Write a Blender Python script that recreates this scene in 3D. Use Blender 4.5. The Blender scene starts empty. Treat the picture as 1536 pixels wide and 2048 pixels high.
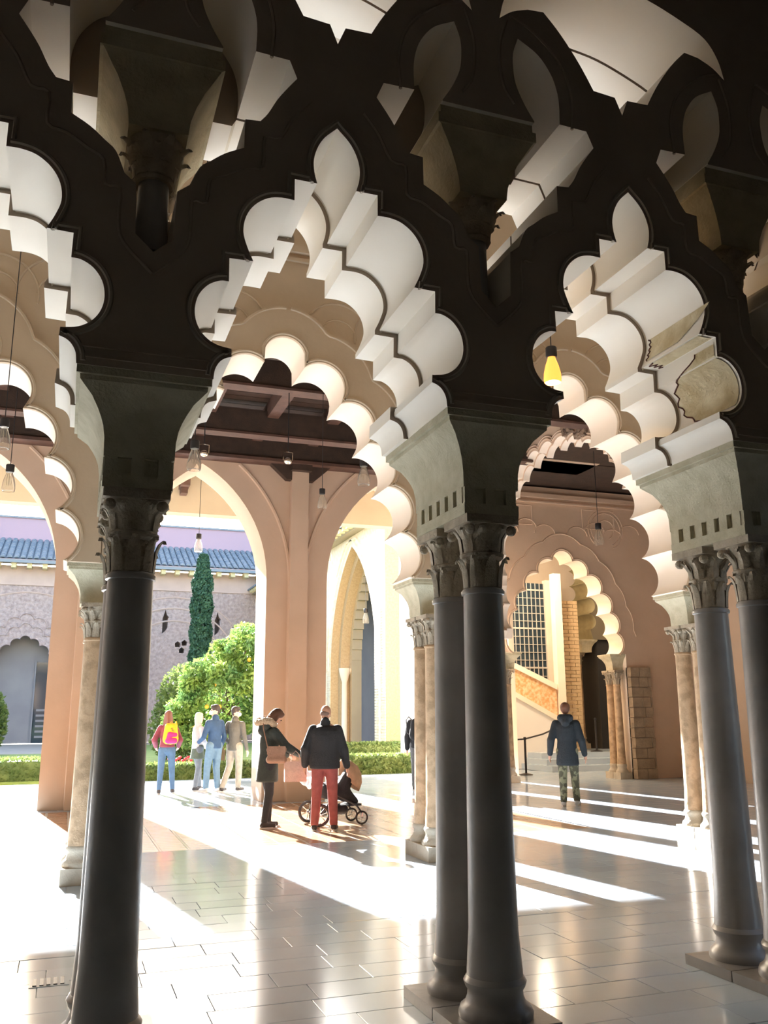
import bpy, bmesh, math, random
from mathutils import Vector, Matrix
from mathutils.geometry import tessellate_polygon
from math import sin, cos, pi, radians, sqrt, atan2
random.seed(7)
SC = bpy.context.scene
COL = SC.collection
# World axes: X runs along the arcades, Y away from the camera (across them), Z up. Metres.
# ------------------------------------------------------------------ camera
FPX, PITCH, ROLL, PHI, HC = 1764.0, radians(12.908), radians(-.357), radians(19.5), 1.52
def _cam():
    c, s = cos(PITCH), sin(PITCH)
    fw = Vector((0, c, s)); up = Vector((0, -s, c)); rt = Vector((1, 0, 0))
    cr, sr = cos(ROLL), sin(ROLL)
    rt, up = cr*rt+sr*up, -sr*rt+cr*up
    def uv(w): return Vector((w.x*cos(PHI)+w.y*sin(PHI), -w.x*sin(PHI)+w.y*cos(PHI), w.z))
    rt, up, fw = uv(rt), uv(up), uv(fw)
    cd = bpy.data.cameras.new('camera'); co = bpy.data.objects.new('camera', cd); COL.objects.link(co)
    cd.sensor_fit = 'VERTICAL'; cd.sensor_height = 36; cd.lens = FPX/2048*36; cd.clip_end = 400; cd.clip_start = .05
    m = Matrix((rt, up, -fw)).transposed().to_4x4(); m.translation = (0, 0, HC)
    co.matrix_world = m; SC.camera = co
_cam()
# ------------------------------------------------------------------ sky, sun, exposure
SUN_EL, SUN_AZ = radians(22.8), radians(8.5)        # sun stands beyond the courtyard, a little to the left
W = bpy.data.worlds.new('sky'); SC.world = W; W.use_nodes = True
nt = W.node_tree; nt.nodes.clear()
wo = nt.nodes.new('ShaderNodeOutputWorld'); bg = nt.nodes.new('ShaderNodeBackground')
sky = nt.nodes.new('ShaderNodeTexSky'); sky.sky_type = 'NISHITA'; sky.sun_disc = False
sky.sun_elevation = SUN_EL; sky.sun_rotation = -SUN_AZ; sky.air_density = 1.0; sky.dust_density = 2.5
nt.links.new(sky.outputs[0], bg.inputs[0]); bg.inputs[1].default_value = .36
nt.links.new(bg.outputs[0], wo.inputs[0])
sl = bpy.data.lights.new('sun', 'SUN'); sl.energy = 26; sl.angle = radians(.6); sl.color = (1, .965, .92)
so = bpy.data.objects.new('sun', sl); COL.objects.link(so)
sd = Vector((-sin(SUN_AZ)*cos(SUN_EL), cos(SUN_AZ)*cos(SUN_EL), sin(SUN_EL)))
so.rotation_euler = sd.to_track_quat('Z', 'Y').to_euler(); so.location = (-5, 30, 30)
SC.view_settings.view_transform = 'Standard'; SC.view_settings.look = 'None'
SC.view_settings.gamma = 1; SC.view_settings.use_curve_mapping = False
SC.view_settings.exposure = 1.32
SC.cycles.use_denoising = True
SC.cycles.max_bounces = 10; SC.cycles.diffuse_bounces = 7; SC.cycles.glossy_bounces = 4
SC.cycles.transmission_bounces = 6; SC.cycles.sample_clamp_indirect = 8

# ------------------------------------------------------------------ materials
def mat(name, col, rough=.7, col2=None, nscale=4, bump=0, bscale=30, metal=0, emit=None, estr=0, trans=0, spec=.5, rnd=0, coat=0, lo=.35, hi=.65, bdist=.02, ior=1.5):
    m = bpy.data.materials.new(name); m.use_nodes = True; n = m.node_tree; b = n.nodes['Principled BSDF']
    b.inputs['Base Color'].default_value = (*col, 1); b.inputs['Roughness'].default_value = rough
    b.inputs['Metallic'].default_value = metal; b.inputs['Specular IOR Level'].default_value = spec
    b.inputs['IOR'].default_value = ior
    if coat: b.inputs['Coat Weight'].default_value = coat; b.inputs['Coat Roughness'].default_value = .08
    if trans: b.inputs['Transmission Weight'].default_value = trans
    if emit: b.inputs['Emission Color'].default_value = (*emit, 1); b.inputs['Emission Strength'].default_value = estr
    tc = n.nodes.new('ShaderNodeTexCoord'); geo = n.nodes.new('ShaderNodeNewGeometry')
    if col2:
        ns = n.nodes.new('ShaderNodeTexNoise'); ns.inputs['Scale'].default_value = nscale; ns.inputs['Detail'].default_value = 6
        n.links.new(geo.outputs['Position'], ns.inputs['Vector'])
        mr = n.nodes.new('ShaderNodeMapRange'); mr.inputs[1].default_value = lo; mr.inputs[2].default_value = hi
        n.links.new(ns.outputs['Fac'], mr.inputs[0])
        mx = n.nodes.new('ShaderNodeMix'); mx.data_type = 'RGBA'; mx.inputs[6].default_value = (*col, 1); mx.inputs[7].default_value = (*col2, 1)
        n.links.new(mr.outputs[0], mx.inputs[0]); last = mx.outputs[2]
        if rnd:
            oi = n.nodes.new('ShaderNodeObjectInfo'); hs = n.nodes.new('ShaderNodeHueSaturation')
            m2 = n.nodes.new('ShaderNodeMapRange'); m2.inputs[3].default_value = 1-rnd; m2.inputs[4].default_value = 1+rnd
            n.links.new(oi.outputs['Random'], m2.inputs[0]); n.links.new(m2.outputs[0], hs.inputs['Value'])
            n.links.new(last, hs.inputs['Color']); last = hs.outputs[0]
        n.links.new(last, b.inputs['Base Color'])
    if bump:
        nb = n.nodes.new('ShaderNodeTexNoise'); nb.inputs['Scale'].default_value = bscale; nb.inputs['Detail'].default_value = 5
        n.links.new(geo.outputs['Position'], nb.inputs['Vector'])
        bp = n.nodes.new('ShaderNodeBump'); bp.inputs['Strength'].default_value = bump; bp.inputs['Distance'].default_value = bdist
        n.links.new(nb.outputs['Fac'], bp.inputs['Height']); n.links.new(bp.outputs[0], b.inputs['Normal'])
    return m
M = {}
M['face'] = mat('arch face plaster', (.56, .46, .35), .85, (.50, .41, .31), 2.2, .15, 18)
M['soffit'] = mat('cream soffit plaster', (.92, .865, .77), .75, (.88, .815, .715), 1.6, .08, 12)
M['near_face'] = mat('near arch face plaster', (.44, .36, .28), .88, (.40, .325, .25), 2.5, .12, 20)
M['bead'] = mat('bead plaster', (.42, .36, .29), .55)
M['face2'] = mat('tan arcade face plaster', (.58, .455, .32), .85, (.53, .41, .285), 2.0, .12, 16)
M['soffit2'] = mat('pink cream soffit plaster', (.92, .81, .68), .75, (.88, .765, .63), 1.5, .06, 14)
M['impost'] = mat('olive limestone', (.57, .525, .385), .85, (.46, .42, .29), 9, .4, 60)
M['old'] = mat('ochre weathered plaster', (.56, .45, .26), .9, (.76, .67, .47), 7, .5, 40)
M['old2'] = mat('ochre impost stone', (.50, .43, .28), .9, (.40, .34, .22), 7, .5, 40)
M['colstone'] = mat('dark veined column marble', (.38, .36, .34), .32, (.29, .275, .26), 3, .1, 25, spec=.5)
M['colwarm'] = mat('warm column alabaster', (.52, .36, .22), .5, (.38, .26, .15), 9, .35, 45, lo=.45, hi=.6)
M['capstone'] = mat('carved capital stone', (.48, .41, .31), .8, (.36, .30, .22), 12, .5, 70)
M['basestone'] = mat('base limestone', (.52, .46, .37), .75, (.44, .39, .31), 8, .3, 50)
M['marble'] = mat('polished pale marble', (.475, .58, .70), .14, (.53, .635, .75), 1.3, 0, rnd=.05, spec=.55)
M['marble_dk'] = mat('floor bedding', (.36, .38, .40), .5)
M['terra'] = mat('glazed terracotta', (.46, .27, .16), .22, (.38, .22, .13), 5, rnd=.06)
M['terraline'] = mat('white tile strip', (.72, .68, .60), .2)
M['pier'] = mat('rose plaster', (.64, .48, .355), .8, (.59, .44, .32), 1.6, .1, 14)
M['yellow'] = mat('yellow plaster', (.44, .375, .27), .85, (.41, .35, .25), 1.5)
M['wood'] = mat('dark ceiling timber', (.060, .034, .022), .7, (.04, .024, .016), 6, .2, 40)
M['woodred'] = mat('red brown beam timber', (.115, .058, .04), .7, (.08, .042, .03), 6, .2, 40)
M['roomdark'] = mat('dim room plaster', (.20, .175, .15), .9, (.17, .15, .13), 2)
M['ceil'] = mat('hall ceiling plaster', (.72, .64, .52), .9, (.66, .58, .47), 1.2)
M['brick'] = mat('buff brick', (.56, .41, .24), .85, (.48, .34, .19), 14, .3, 40)
M['grey'] = mat('shade grey render', (.27, .255, .26), .9, (.31, .295, .29), .8)  # grey puts the gallery interior's shade into the colour; far doors share it
M['stucco'] = mat('carved rose stucco', (.56, .44, .40), .9, (.40, .30, .27), 5, 1.0, 6, bdist=.12)
M['pinkwall'] = mat('lilac pink render', (.52, .36, .41), .9)
M['rooftile'] = mat('blue grey clay tile', (.17, .21, .25), .7, (.26, .29, .32), 3)
M['white'] = mat('white lime wash', (.82, .80, .77), .85)
M['darkvoid'] = mat('dark interior', (.03, .03, .035), .9)
M['metal'] = mat('dark grey metal', (.045, .045, .05), .4, metal=.6)
M['chrome'] = mat('chrome', (.75, .73, .68), .15, metal=1)
M['glass'] = mat('clear bulb glass', (.95, .93, .88), .03, trans=.92, ior=1.2)
M['glow'] = mat('amber bulb glass lit', (1, .55, .15), .1, emit=(1, .33, .05), estr=.75)
M['filament'] = mat('filament', (1, .8, .4), .3, emit=(1, .75, .35), estr=9)
M['leaf'] = mat('orange tree leaf', (.10, .22, .07), .45, (.25, .36, .07), 2.2)
M['cypress'] = mat('cypress needle', (.035, .10, .06), .7, (.05, .13, .07), 3)
M['hedge'] = mat('box hedge leaf', (.11, .18, .05), .6, (.20, .26, .08), 4)
M['grass'] = mat('lawn', (.20, .30, .07), .8, (.28, .38, .10), 1.5, .5, 60)
M['bark'] = mat('bark', (.12, .09, .06), .9, bump=.5)
M['orange'] = mat('orange peel', (.95, .33, .02), .5)
M['red'] = mat('red petals', (.75, .02, .05), .6)
def leaky(m):
    b = m.node_tree.nodes['Principled BSDF']; n = m.node_tree
    tr = n.nodes.new('ShaderNodeBsdfTranslucent'); mx = n.nodes.new('ShaderNodeMixShader'); mx.inputs[0].default_value = .33
    src = b.inputs['Base Color'].links[0].from_socket
    n.links.new(src, tr.inputs[0]); n.links.new(b.outputs[0], mx.inputs[1]); n.links.new(tr.outputs[0], mx.inputs[2])
    n.links.new(mx.outputs[0], n.nodes['Material Output'].inputs[0])
leaky(M['leaf']); leaky(M['hedge'])

# ------------------------------------------------------------------ object helpers
def tag(o, label=None, cat=None, group=None, kind=None):
    if label: o['label'] = label
    if cat: o['category'] = cat
    if group: o['group'] = group
    if kind: o['kind'] = kind
    return o
def thing(name, label, cat, loc=(0, 0, 0), rz=0, group=None):
    o = bpy.data.objects.new(name, None); COL.objects.link(o); o.location = loc; o.rotation_euler = (0, 0, rz); o.empty_display_size = .1
    return tag(o, label, cat, group)
class G:
    """collects geometry for one mesh"""
    def __init__(s): s.v = []; s.f = []; s.m = []
    def add(s, vs, fs, mi=0):
        k = len(s.v); s.v += [tuple(p) for p in vs]; s.f += [tuple(k+i for i in f) for f in fs]; s.m += [mi]*len(fs)
    def box(s, a, b, mi=0, rz=0, c=None):
        x0, y0, z0 = a; x1, y1, z1 = b
        vs = [Vector(p) for p in ((x0,y0,z0),(x1,y0,z0),(x1,y1,z0),(x0,y1,z0),(x0,y0,z1),(x1,y0,z1),(x1,y1,z1),(x0,y1,z1))]
        if rz:
            c = Vector(c or ((x0+x1)/2, (y0+y1)/2, 0)); R = Matrix.Rotation(rz, 3, 'Z'); vs = [R@(p-c)+c for p in vs]
        s.add(vs, [(0,3,2,1),(4,5,6,7),(0,1,5,4),(1,2,6,5),(2,3,7,6),(3,0,4,7)], mi)
    def lathe(s, prof, cx=0, cy=0, n=20, mi=0, sx=1, sy=1):
        k = len(prof); vs = []
        for i in range(n):
            a = 2*pi*i/n
            for r, z in prof: vs.append((cx+r*sx*cos(a), cy+r*sy*sin(a), z))
        fs = [(i*k+j, ((i+1) % n)*k+j, ((i+1) % n)*k+j+1, i*k+j+1) for i in range(n) for j in range(k-1)]
        fs.append(tuple(i*k for i in range(n))[::-1]); fs.append(tuple(i*k+k-1 for i in range(n)))
        s.add(vs, fs, mi)
    def tube(s, pts, r, n=6, closed=False, mi=0, caps=True):
        pts = [Vector(p) for p in pts]; N = len(pts); rr = r if isinstance(r, (list, tuple)) else [r]*N
        vs = []; up = None
        for i, p in enumerate(pts):
            a = pts[(i-1) % N] if (closed or i > 0) else p; b = pts[(i+1) % N] if (closed or i < N-1) else p
            t = (b-a).normalized() if (b-a).length > 1e-9 else Vector((0, 0, 1))
            if up is None: up = Vector((0, 0, 1)) if abs(t.z) < .9 else Vector((0, 1, 0))
            x = up.cross(t); x = x.normalized() if x.length > 1e-6 else Vector((1, 0, 0)); y = t.cross(x); up = y
            vs += [p+rr[i]*(cos(2*pi*j/n)*x+sin(2*pi*j/n)*y) for j in range(n)]
        fs = [(i*n+j, i*n+(j+1) % n, ((i+1) % N)*n+(j+1) % n, ((i+1) % N)*n+j) for i in range(N if closed else N-1) for j in range(n)]
        if not closed and caps: fs += [tuple(range(n))[::-1], tuple((N-1)*n+j for j in range(n))]
        s.add(vs, fs, mi)
    def ball(s, c, r, n=10, mi=0):
        r = r if isinstance(r, (tuple, list)) else (r, r, r); vs = []; m = n//2+1
        for i in range(m+1):
            t = pi*i/m
            for j in range(n): vs.append((c[0]+r[0]*sin(t)*cos(2*pi*j/n), c[1]+r[1]*sin(t)*sin(2*pi*j/n), c[2]+r[2]*cos(t)))
        s.add(vs, [(i*n+j, (i+1)*n+j, (i+1)*n+(j+1) % n, i*n+(j+1) % n) for i in range(m) for j in range(n)], mi)
    def plate(s, outer, holes, d0, d1, mc=0, ms=1, plane='y', side_only=False, back=None):
        """flat slab with holes; outline points are (a, z); plane 'y': a=x and depth=y; plane 'x': a=y and depth=x"""
        P = (lambda a, d, z: (a, d, z)) if plane == 'y' else (lambda a, d, z: (d, a, z))
        loops = [outer]+list(holes)
        if not side_only:
            ar = lambda l: abs(sum(l[i-1][0]*l[i][1]-l[i][0]*l[i-1][1] for i in range(len(l))))/2
            want = ar(loops[0])-sum(ar(l) for l in loops[1:]); rg = random.Random(9)
            flat = [p for l in loops for p in l]; best = None
            for tries in range(12):          # the filler can trip over aligned points: nudge them a hair until the area is right
                e = 0 if tries == 0 else 3e-4
                tr = tessellate_polygon([[Vector((p[0]+rg.uniform(-e, e), p[1]+rg.uniform(-e, e), 0)) for p in l] for l in loops])
                got = sum(ar([flat[i] for i in t]) for t in tr); err = abs(got-want)/want
                if best is None or err < best[0]: best = (err, tr)
                if err < .002: break
            tri = best[1]
            if best[0] > .01: print('PLATE AREA ERROR', best[0], len(flat))
            s.add([P(p[0], d0, p[1]) for p in flat], tri, mc)
            s.add([P(p[0], d1, p[1]) for p in flat], [t[::-1] for t in tri], mc)
        for l in loops:
            n = len(l)
            s.add([P(p[0], d0, p[1]) for p in l]+[P(p[0], d1, p[1]) for p in l], [(i, (i+1) % n, n+(i+1) % n, n+i) for i in range(n)], ms)
    def build(s, name, mats, parent=None, smooth=True, ang=32, fixn=True):
        me = bpy.data.meshes.new(name); me.from_pydata(s.v, [], s.f)
        if not isinstance(mats, (list, tuple)): mats = [mats]
        for m in mats: me.materials.append(m)
        me.polygons.foreach_set('material_index', s.m); me.update()
        if fixn:
            bm = bmesh.new(); bm.from_mesh(me); bmesh.ops.remove_doubles(bm, verts=bm.verts, dist=1e-5)
            bmesh.ops.recalc_face_normals(bm, faces=bm.faces); bm.to_mesh(me); bm.free()
        if smooth:
            me.polygons.foreach_set('use_smooth', [True]*len(me.polygons)); me.set_sharp_from_angle(angle=radians(ang))
        o = bpy.data.objects.new(name, me); COL.objects.link(o)
        if parent: o.parent = parent
        return o
def copy_tree(o, parent=None):
    c = o.copy(); COL.objects.link(c)
    if parent: c.parent = parent
    for ch in [x for x in CH.get(o.name, [])]: copy_tree(ch, c)
    return c
CH = {}
def index_children():
    CH.clear()
    for x in bpy.data.objects:
        if x.parent: CH.setdefault(x.parent.name, []).append(x)
def struct(name, g, m, **k):
    return tag(g.build(name, m, **k), kind='structure')
def spline(pts, n=5):
    out = []; P = [Vector((*p, 0)) for p in pts]
    for i in range(len(P)-1):
        p0 = P[i-1] if i else 2*P[0]-P[1]; p1, p2 = P[i], P[i+1]; p3 = P[i+2] if i+2 < len(P) else 2*P[-1]-P[-2]
        for k in range(n):
            t = k/n; q = .5*((2*p1)+(p2-p0)*t+(2*p0-5*p1+4*p2-p3)*t*t+(3*p1-p0-3*p2+p3)*t**3); out.append((q.x, q.y))
    out.append(tuple(pts[-1])); return out
def offset(l, d, closed=False):
    """shift a polyline sideways (to its left for positive d)"""
    q = [l[0]]
    for p in l[1:]:
        if (p[0]-q[-1][0])**2+(p[1]-q[-1][1])**2 > 1e-7: q.append(p)
    l = q; n = len(l); out = []
    for i in range(n):
        a = l[(i-1) % n] if (closed or i) else None; b = l[(i+1) % n] if (closed or i < n-1) else None; p = l[i]
        nn = []
        for s, e in ((a, p), (p, b)):
            if s is None or e is None: continue
            dx, dy = e[0]-s[0], e[1]-s[1]; L = sqrt(dx*dx+dy*dy) or 1; nn.append((-dy/L, dx/L))
        nx = sum(x for x, _ in nn)/len(nn); ny = sum(y for _, y in nn)/len(nn); L2 = max(nx*nx+ny*ny, .35)
        out.append((p[0]+d*nx/L2, p[1]+d*ny/L2))
    return out

# ================================================================== FLOOR
SLAB_R, SLAB_L = .285, .57
def floor_all():
    g = G(); g.box((-12, -4, -.25), (14.6, 22.1, -.012)); fl = struct('floor', g, M['marble_dk'], smooth=False)
    base = []
    for k in range(6):
        b = G(); e = .002; x, y = SLAB_L/2-.0018, SLAB_R/2-.0018
        vs = [(-x,-y,-.03),(x,-y,-.03),(x,y,-.03),(-x,y,-.03),(-x,-y,-e),(x,-y,-e),(x,y,-e),(-x,y,-e),(-x+e,-y+e,0),(x-e,-y+e,0),(x-e,y-e,0),(-x+e,y-e,0)]
        b.add(vs, [(0,1,5,4),(1,2,6,5),(2,3,7,6),(3,0,4,7),(4,5,9,8),(5,6,10,9),(6,7,11,10),(7,4,8,11),(8,9,10,11)])
        o = b.build('marble_slab', M['marble'], fl, smooth=False); base.append(o)
    n = 0; used = 0
    far = G(); rng = random.Random(3)
    r0 = int(math.floor(3.72/SLAB_R))
    for r in range(-14, int(10.86/SLAB_R)+1):
        y = r*SLAB_R+SLAB_R/2
        off = (.5 if r % 2 else 0)*SLAB_L+.12*((r*7) % 3)
        for c in range(-24, 27):
            x = c*SLAB_L+off
            lo, hi = -.30*y-1.2, .82*y+.7
            if r >= r0 and lo < x < hi and used < 296:
                o = base[used] if used < 6 else base[used % 6].copy()
                if used >= 6: COL.objects.link(o)
                o.location = (x, y, rng.uniform(-.0016, .0008)); o.rotation_euler = (rng.uniform(-.0025, .0025), rng.uniform(-.002, .002), 0); used += 1
            elif -11.6 < x < 14.2:
                z = rng.uniform(-.0015, 0); X, Y = SLAB_L/2-.002, SLAB_R/2-.002
                far.add([(x-X,y-Y,z),(x+X,y-Y,z),(x+X,y+Y,z),(x-X,y+Y,z)], [(0,1,2,3)])
    # courses beyond the terracotta panels, and marble strips around them
    for r in range(0, 20):
        y = 16.0+r*.31
        for c in range(-20, 25):
            x = c*.6+(.3 if r % 2 else 0); z = rng.uniform(-.0015, 0)
            if y < 22: far.add([(x-.296,y-.151,z),(x+.296,y-.151,z),(x+.296,y+.151,z),(x-.296,y+.151,z)], [(0,1,2,3)])
    for c in range(-20, 24):
        x = c*.6
        if 6.9 < x or x < -2.6:
            for r in range(0, 17):
                y = 10.98+r*.3+.15; z = rng.uniform(-.0015, 0)
                far.add([(x-.296,y-.146,z),(x+.296,y-.146,z),(x+.296,y+.146,z),(x-.296,y+.146,z)], [(0,1,2,3)])
    tag(far.build('marble_paving', M['marble'], fl, smooth=False, fixn=False), kind='stuff')
    # terracotta panels: narrow tiles with white strips between them
    for x0, x1 in ((-2.45, 2.12), (2.24, 6.86)):
        t = G(); w = G(); x = x0; i = 0
        while x < x1-.05:
            e = min(x+.30, x1); y = 10.96
            while y < 15.8:
                t.add([(x+.004,y+.004,0),(e-.004,y+.004,0),(e-.004,y+.145,0),(x+.004,y+.145,0)], [(0,1,2,3)]); y += .15
            if e+.03 < x1: w.add([(e+.002,10.96,.0005),(e+.026,10.96,.0005),(e+.026,15.8,.0005),(e+.002,15.8,.0005)], [(0,1,2,3)])
            x = e+.028; i += 1
        tag(t.build('terracotta_tiles', M['terra'], fl, smooth=False, fixn=False), kind='stuff')
        tag(w.build('white_tile_strips', M['terraline'], fl, smooth=False, fixn=False), kind='stuff')
    # drain grating at the left
    d = thing('floor_drain', 'small slotted grey drain set in the marble floor at lower left', 'drain', (.02, 5.99, .002))
    a = G(); a.box((-.11,-.09,-.004),(.11,.09,0)); a.build('drain_frame', M['marble'], d, smooth=False)
    for k in range(5):
        a = G(); a.box((-.09+k*.038,-.07,0),(-.068+k*.038,.07,.005)); a.build('drain_slat', M['metal'], d, smooth=False)
floor_all()

# ================================================================== NEAR ARCADE (dark, in front of the camera)
S1, UM = 1.868, 1.187
F0, F1, R0, R1 = 4.08, 4.66, 4.68, 5.07
def near_half():
    """right half of the bay opening, from the springing up to the apex: (half width, height)"""
    p = [(.618, 3.113)] + spline([(.618, 3.115), (.612, 3.165), (.592, 3.205), (.565, 3.228), (.534, 3.240)], 4)
    p += [(.536, 3.283)] + spline([(.545, 3.283), (.615, 3.297), (.672, 3.335), (.710, 3.395), (.722, 3.468), (.706, 3.545), (.662, 3.606), (.605, 3.638), (.560, 3.642)], 4)
    p += [(.562, 3.770), (.441, 3.774)] + spline([(.441, 3.776), (.472, 3.845), (.496, 3.93), (.484, 4.02), (.440, 4.095), (.372, 4.147), (.300, 4.165), (.232, 4.164)], 4)
    p += [(.232, 4.289), (.110, 4.289)] + spline([(.110, 4.291), (.126, 4.355), (.129, 4.43), (.108, 4.51), (.068, 4.58), (0, 4.650)], 4)
    q = [p[0]]
    for a in p[1:]:
        if (a[0]-q[-1][0])**2+(a[1]-q[-1][1])**2 > 1e-6: q.append(a)
    return q
NH = near_half()
def bay(c, half=None, inset=0):
    h = half or NH; l = [(c-a, z) for a, z in h] + [(c+a, z) for a, z in h[::-1][1:]]
    return offset(l, -inset) if inset else l      # runs left springing -> apex -> right springing
# opening around each upper colonnette
def mirror_loop(c, h): return [(c+a, z) for a, z in h] + [(c-a, z) for a, z in h[::-1] if abs(a) > 1e-6]
UP = [(0, 3.737), (.09, 3.82), (.10, 4.09), (.160, 4.14)] + spline([(.160, 4.142), (.205, 4.25), (.26, 4.30), (.335, 4.362), (.428, 4.414)], 3) + [(.430, 4.586), (.512, 4.594)] + \
     spline([(.512, 4.596), (.55, 4.65), (.60, 4.75), (.655, 4.835), (.705, 4.905)], 3) + [(.662, 5.010), (.475, 5.016)] + \
     spline([(.475, 5.018), (.478, 5.15), (.467, 5.25), (.43, 5.36), (.345, 5.475), (.213, 5.553)], 4) + spline([(.212, 5.551), (.176, 5.44), (.172, 5.33), (.186, 5.22), (.236, 5.10), (.300, 4.992)], 3) + [(.298, 4.985), (0, 4.985)]
TOP = [(0, 5.19), (.046, 5.308), (.20, 5.316)] + spline([(.2, 5.318), (.27, 5.45), (.35, 5.578), (.44, 5.70), (.531, 5.80)], 3) + [(.64, 5.787)] + \
      spline([(.64, 5.787), (.75, 5.74), (.843, 5.665)], 3) + spline([(.84, 5.67), (.80, 5.82), (.71, 5.955), (.53, 6.045), (.26, 6.135), (0, 6.17)], 4)
UPR = UP[:next(i for i, p in enumerate(UP) if p[0] == .475)+1] + [(.45, 4.97)]
def dedupe(l):
    q = [l[0]]
    for a in l[1:]:
        if (a[0]-q[-1][0])**2+(a[1]-q[-1][1])**2 > 4e-6: q.append(a)
    return q
KB = (-3, -2, -1, 0, 1); KC = (-3, -2, -1, 0, 1)      # bays at UM+k*S1, clusters at UM+(k+.5)*S1
def near_arcade():
    A = thing('interlaced_arcade', 'dark shaded near arcade of interlacing lobed arches with lit cream soffits', 'arcade', (0, 0, 0))
    xl, xr, zt = UM-3.5*S1-.3, 4.62, 8.4
    for (d0, d1, ins, nm) in ((F0, F1, 0, 'front_arches'), (R0, R1, .022, 'rear_arches')):
        outer = [(xl, 3.113)]
        for k in KB: outer += bay(UM+k*S1, inset=ins)
        outer += [(xr, 3.113), (xr, zt), (xl, zt)]
        holes = []
        for k in KC:
            c = UM+(k+.5)*S1; l = dedupe(mirror_loop(c, UP if nm == 'front_arches' else UPR))
            holes.append(l)
        for k in KB: holes.append(dedupe(mirror_loop(UM+k*S1, TOP)))
        for k in KC[:-1]:
            c = UM+(k+.5)*S1; holes.append([(c-.62, 6.5), (c, 6.15), (c+.62, 6.5), (c+.45, 7.2), (c-.45, 7.2)])
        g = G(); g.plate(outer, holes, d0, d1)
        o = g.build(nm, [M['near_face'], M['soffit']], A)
    # ridge between the two orders (keeps the wall closed)
    for k in KB:
        c = UM+k*S1
        g = G(); l = offset(bay(c), .030)[2:-2]
        g.tube([(x, F0-.003, z) for x, z in l], .0125, 6); g.build('bead_moulding', M['bead'], A)
        g = G(); l = offset(bay(c), .012)[2:-2]
        g.tube([(x, R0-.004, z) for x, z in l], .011, 5); g.build('inner_bead_moulding', M['soffit'], A)
    for k in KC:
        c = UM+(k+.5)*S1
        h = [p for p in UP[:26]]
        # raised ribs that follow the crossing bands
        for s in (1, -1):
            l = [(0, 3.62), (.14, 3.76), (.172, 3.87), (.175, 4.05), (.245, 4.06), (.26, 4.19), (.34, 4.24), (.44, 4.30), (.53, 4.33), (.535, 4.50), (.62, 4.52), (.69, 4.66), (.78, 4.78)]
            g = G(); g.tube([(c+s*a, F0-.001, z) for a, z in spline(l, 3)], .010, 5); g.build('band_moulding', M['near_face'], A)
            l = [(.14, 5.66), (.085, 5.45), (.10, 5.2), (.17, 5.08)]
            g = G(); g.tube([(c+s*a, F0-.001, z) for a, z in spline(l, 4)], .010, 5); g.build('band_moulding', M['near_face'], A)
            l = [(.56, 5.0), (.57, 5.2), (.53, 5.38), (.44, 5.52), (.3, 5.64), (.16, 5.70)]
            g = G(); g.tube([(c+s*a, F0-.001, z) for a, z in spline(l, 4)], .010, 5); g.build('band_moulding', M['near_face'], A)
        g = G(); g.box((c-.18, 4.5, 3.70), (c+.18, 4.62, 4.16)); g.build('blind_panel', M['near_face'], A, smooth=False)
        # cornice lines on the springer face
        g = G(); g.box((c-.30, F0-.014, 3.20), (c+.30, F0+.01, 3.222)); g.box((c-.30, F0-.01, 3.15), (c+.30, F0+.01, 3.165)); g.build('springer_moulding', M['near_face'], A, smooth=False)
    return A
def impost(x, A, ymin=4.085, ymax=5.07, z0=0, zt=3.113, mi=None, name='impost_block', dent=True):
    """stone block that narrows downwards in a hollow curve"""
    g = G(); lv = [(0, .312), (-.038, .312), (-.039, .296), (-.062, .294), (-.118, .236), (-.165, .208), (-.203, .190), (-.243, .176), (-.30, .167), (-.39, .165)]
    rings = []
    for dz, w in lv:
        f = (.312-w); rings.append((zt+dz, w, ymin+f*.95, ymax-f*.95))
    vs = []
    for z, w, a, b in rings: vs += [(x-w, a, z), (x+w, a, z), (x+w, b, z), (x-w, b, z)]
    fs = [(0, 1, 2, 3)]
    for i in range(len(rings)-1):
        for j in range(4): fs.append((i*4+j, i*4+(j+1) % 4, i*4+4+(j+1) % 4, i*4+4+j))
    fs.append(tuple((len(rings)-1)*4+j for j in (3, 2, 1, 0))); g.add(vs, fs)
    z, w, a, b = rings[-1]
    if dent:
        g.box((x-.135, a+.03, z-.095), (x+.135, b-.03, z))
        n = 6
        for i in range(n):
            y = a+(b-a)*(i+.25)/n
            for s in (-1, 1): g.box((x+s*.165-(.035 if s > 0 else 0), y, z-.088), (x+s*.165+(.035 if s < 0 else 0), y+.07, z))
        for i in range(3):
            for yy in (a, b-.035): g.box((x-.16+i*.125, yy, z-.088), (x-.10+i*.125, yy+.035, z))
        g.box((x-.163, a, z-.150), (x+.163, b, z-.088))
    return g.build(name, mi or M['impost'], A, ang=25)
def leafy(g, x, y, z, r, h, n=8, w=.05, out=.04, ph=0):
    """one tier of upright leaves whose tips curl outwards"""
    for i in range(n):
        a = 2*pi*i/n+ph; rad = Vector((cos(a), sin(a), 0)); tan = Vector((-sin(a), cos(a), 0)); vs = []
        prof = [(0, 0, 1), (.004, .35, 1.05), (.010, .65, .95), (out*.55, .88, .7), (out, 1.0, .42), (out*1.12, .90, .15)]
        for d, t, k in prof:
            c = Vector((x, y, z))+rad*(r+d)+Vector((0, 0, h*t))
            vs += [c-tan*w*.5*k, c+rad*.012, c+tan*w*.5*k, c-rad*.006]
        fs = []
        for j in range(len(prof)-1):
            for q in range(4): fs.append((j*4+q, j*4+(q+1) % 4, j*4+4+(q+1) % 4, j*4+4+q))
        fs += [(3, 2, 1, 0), tuple(len(prof)*4-4+q for q in range(4))]
        g.add(vs, fs)
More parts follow.
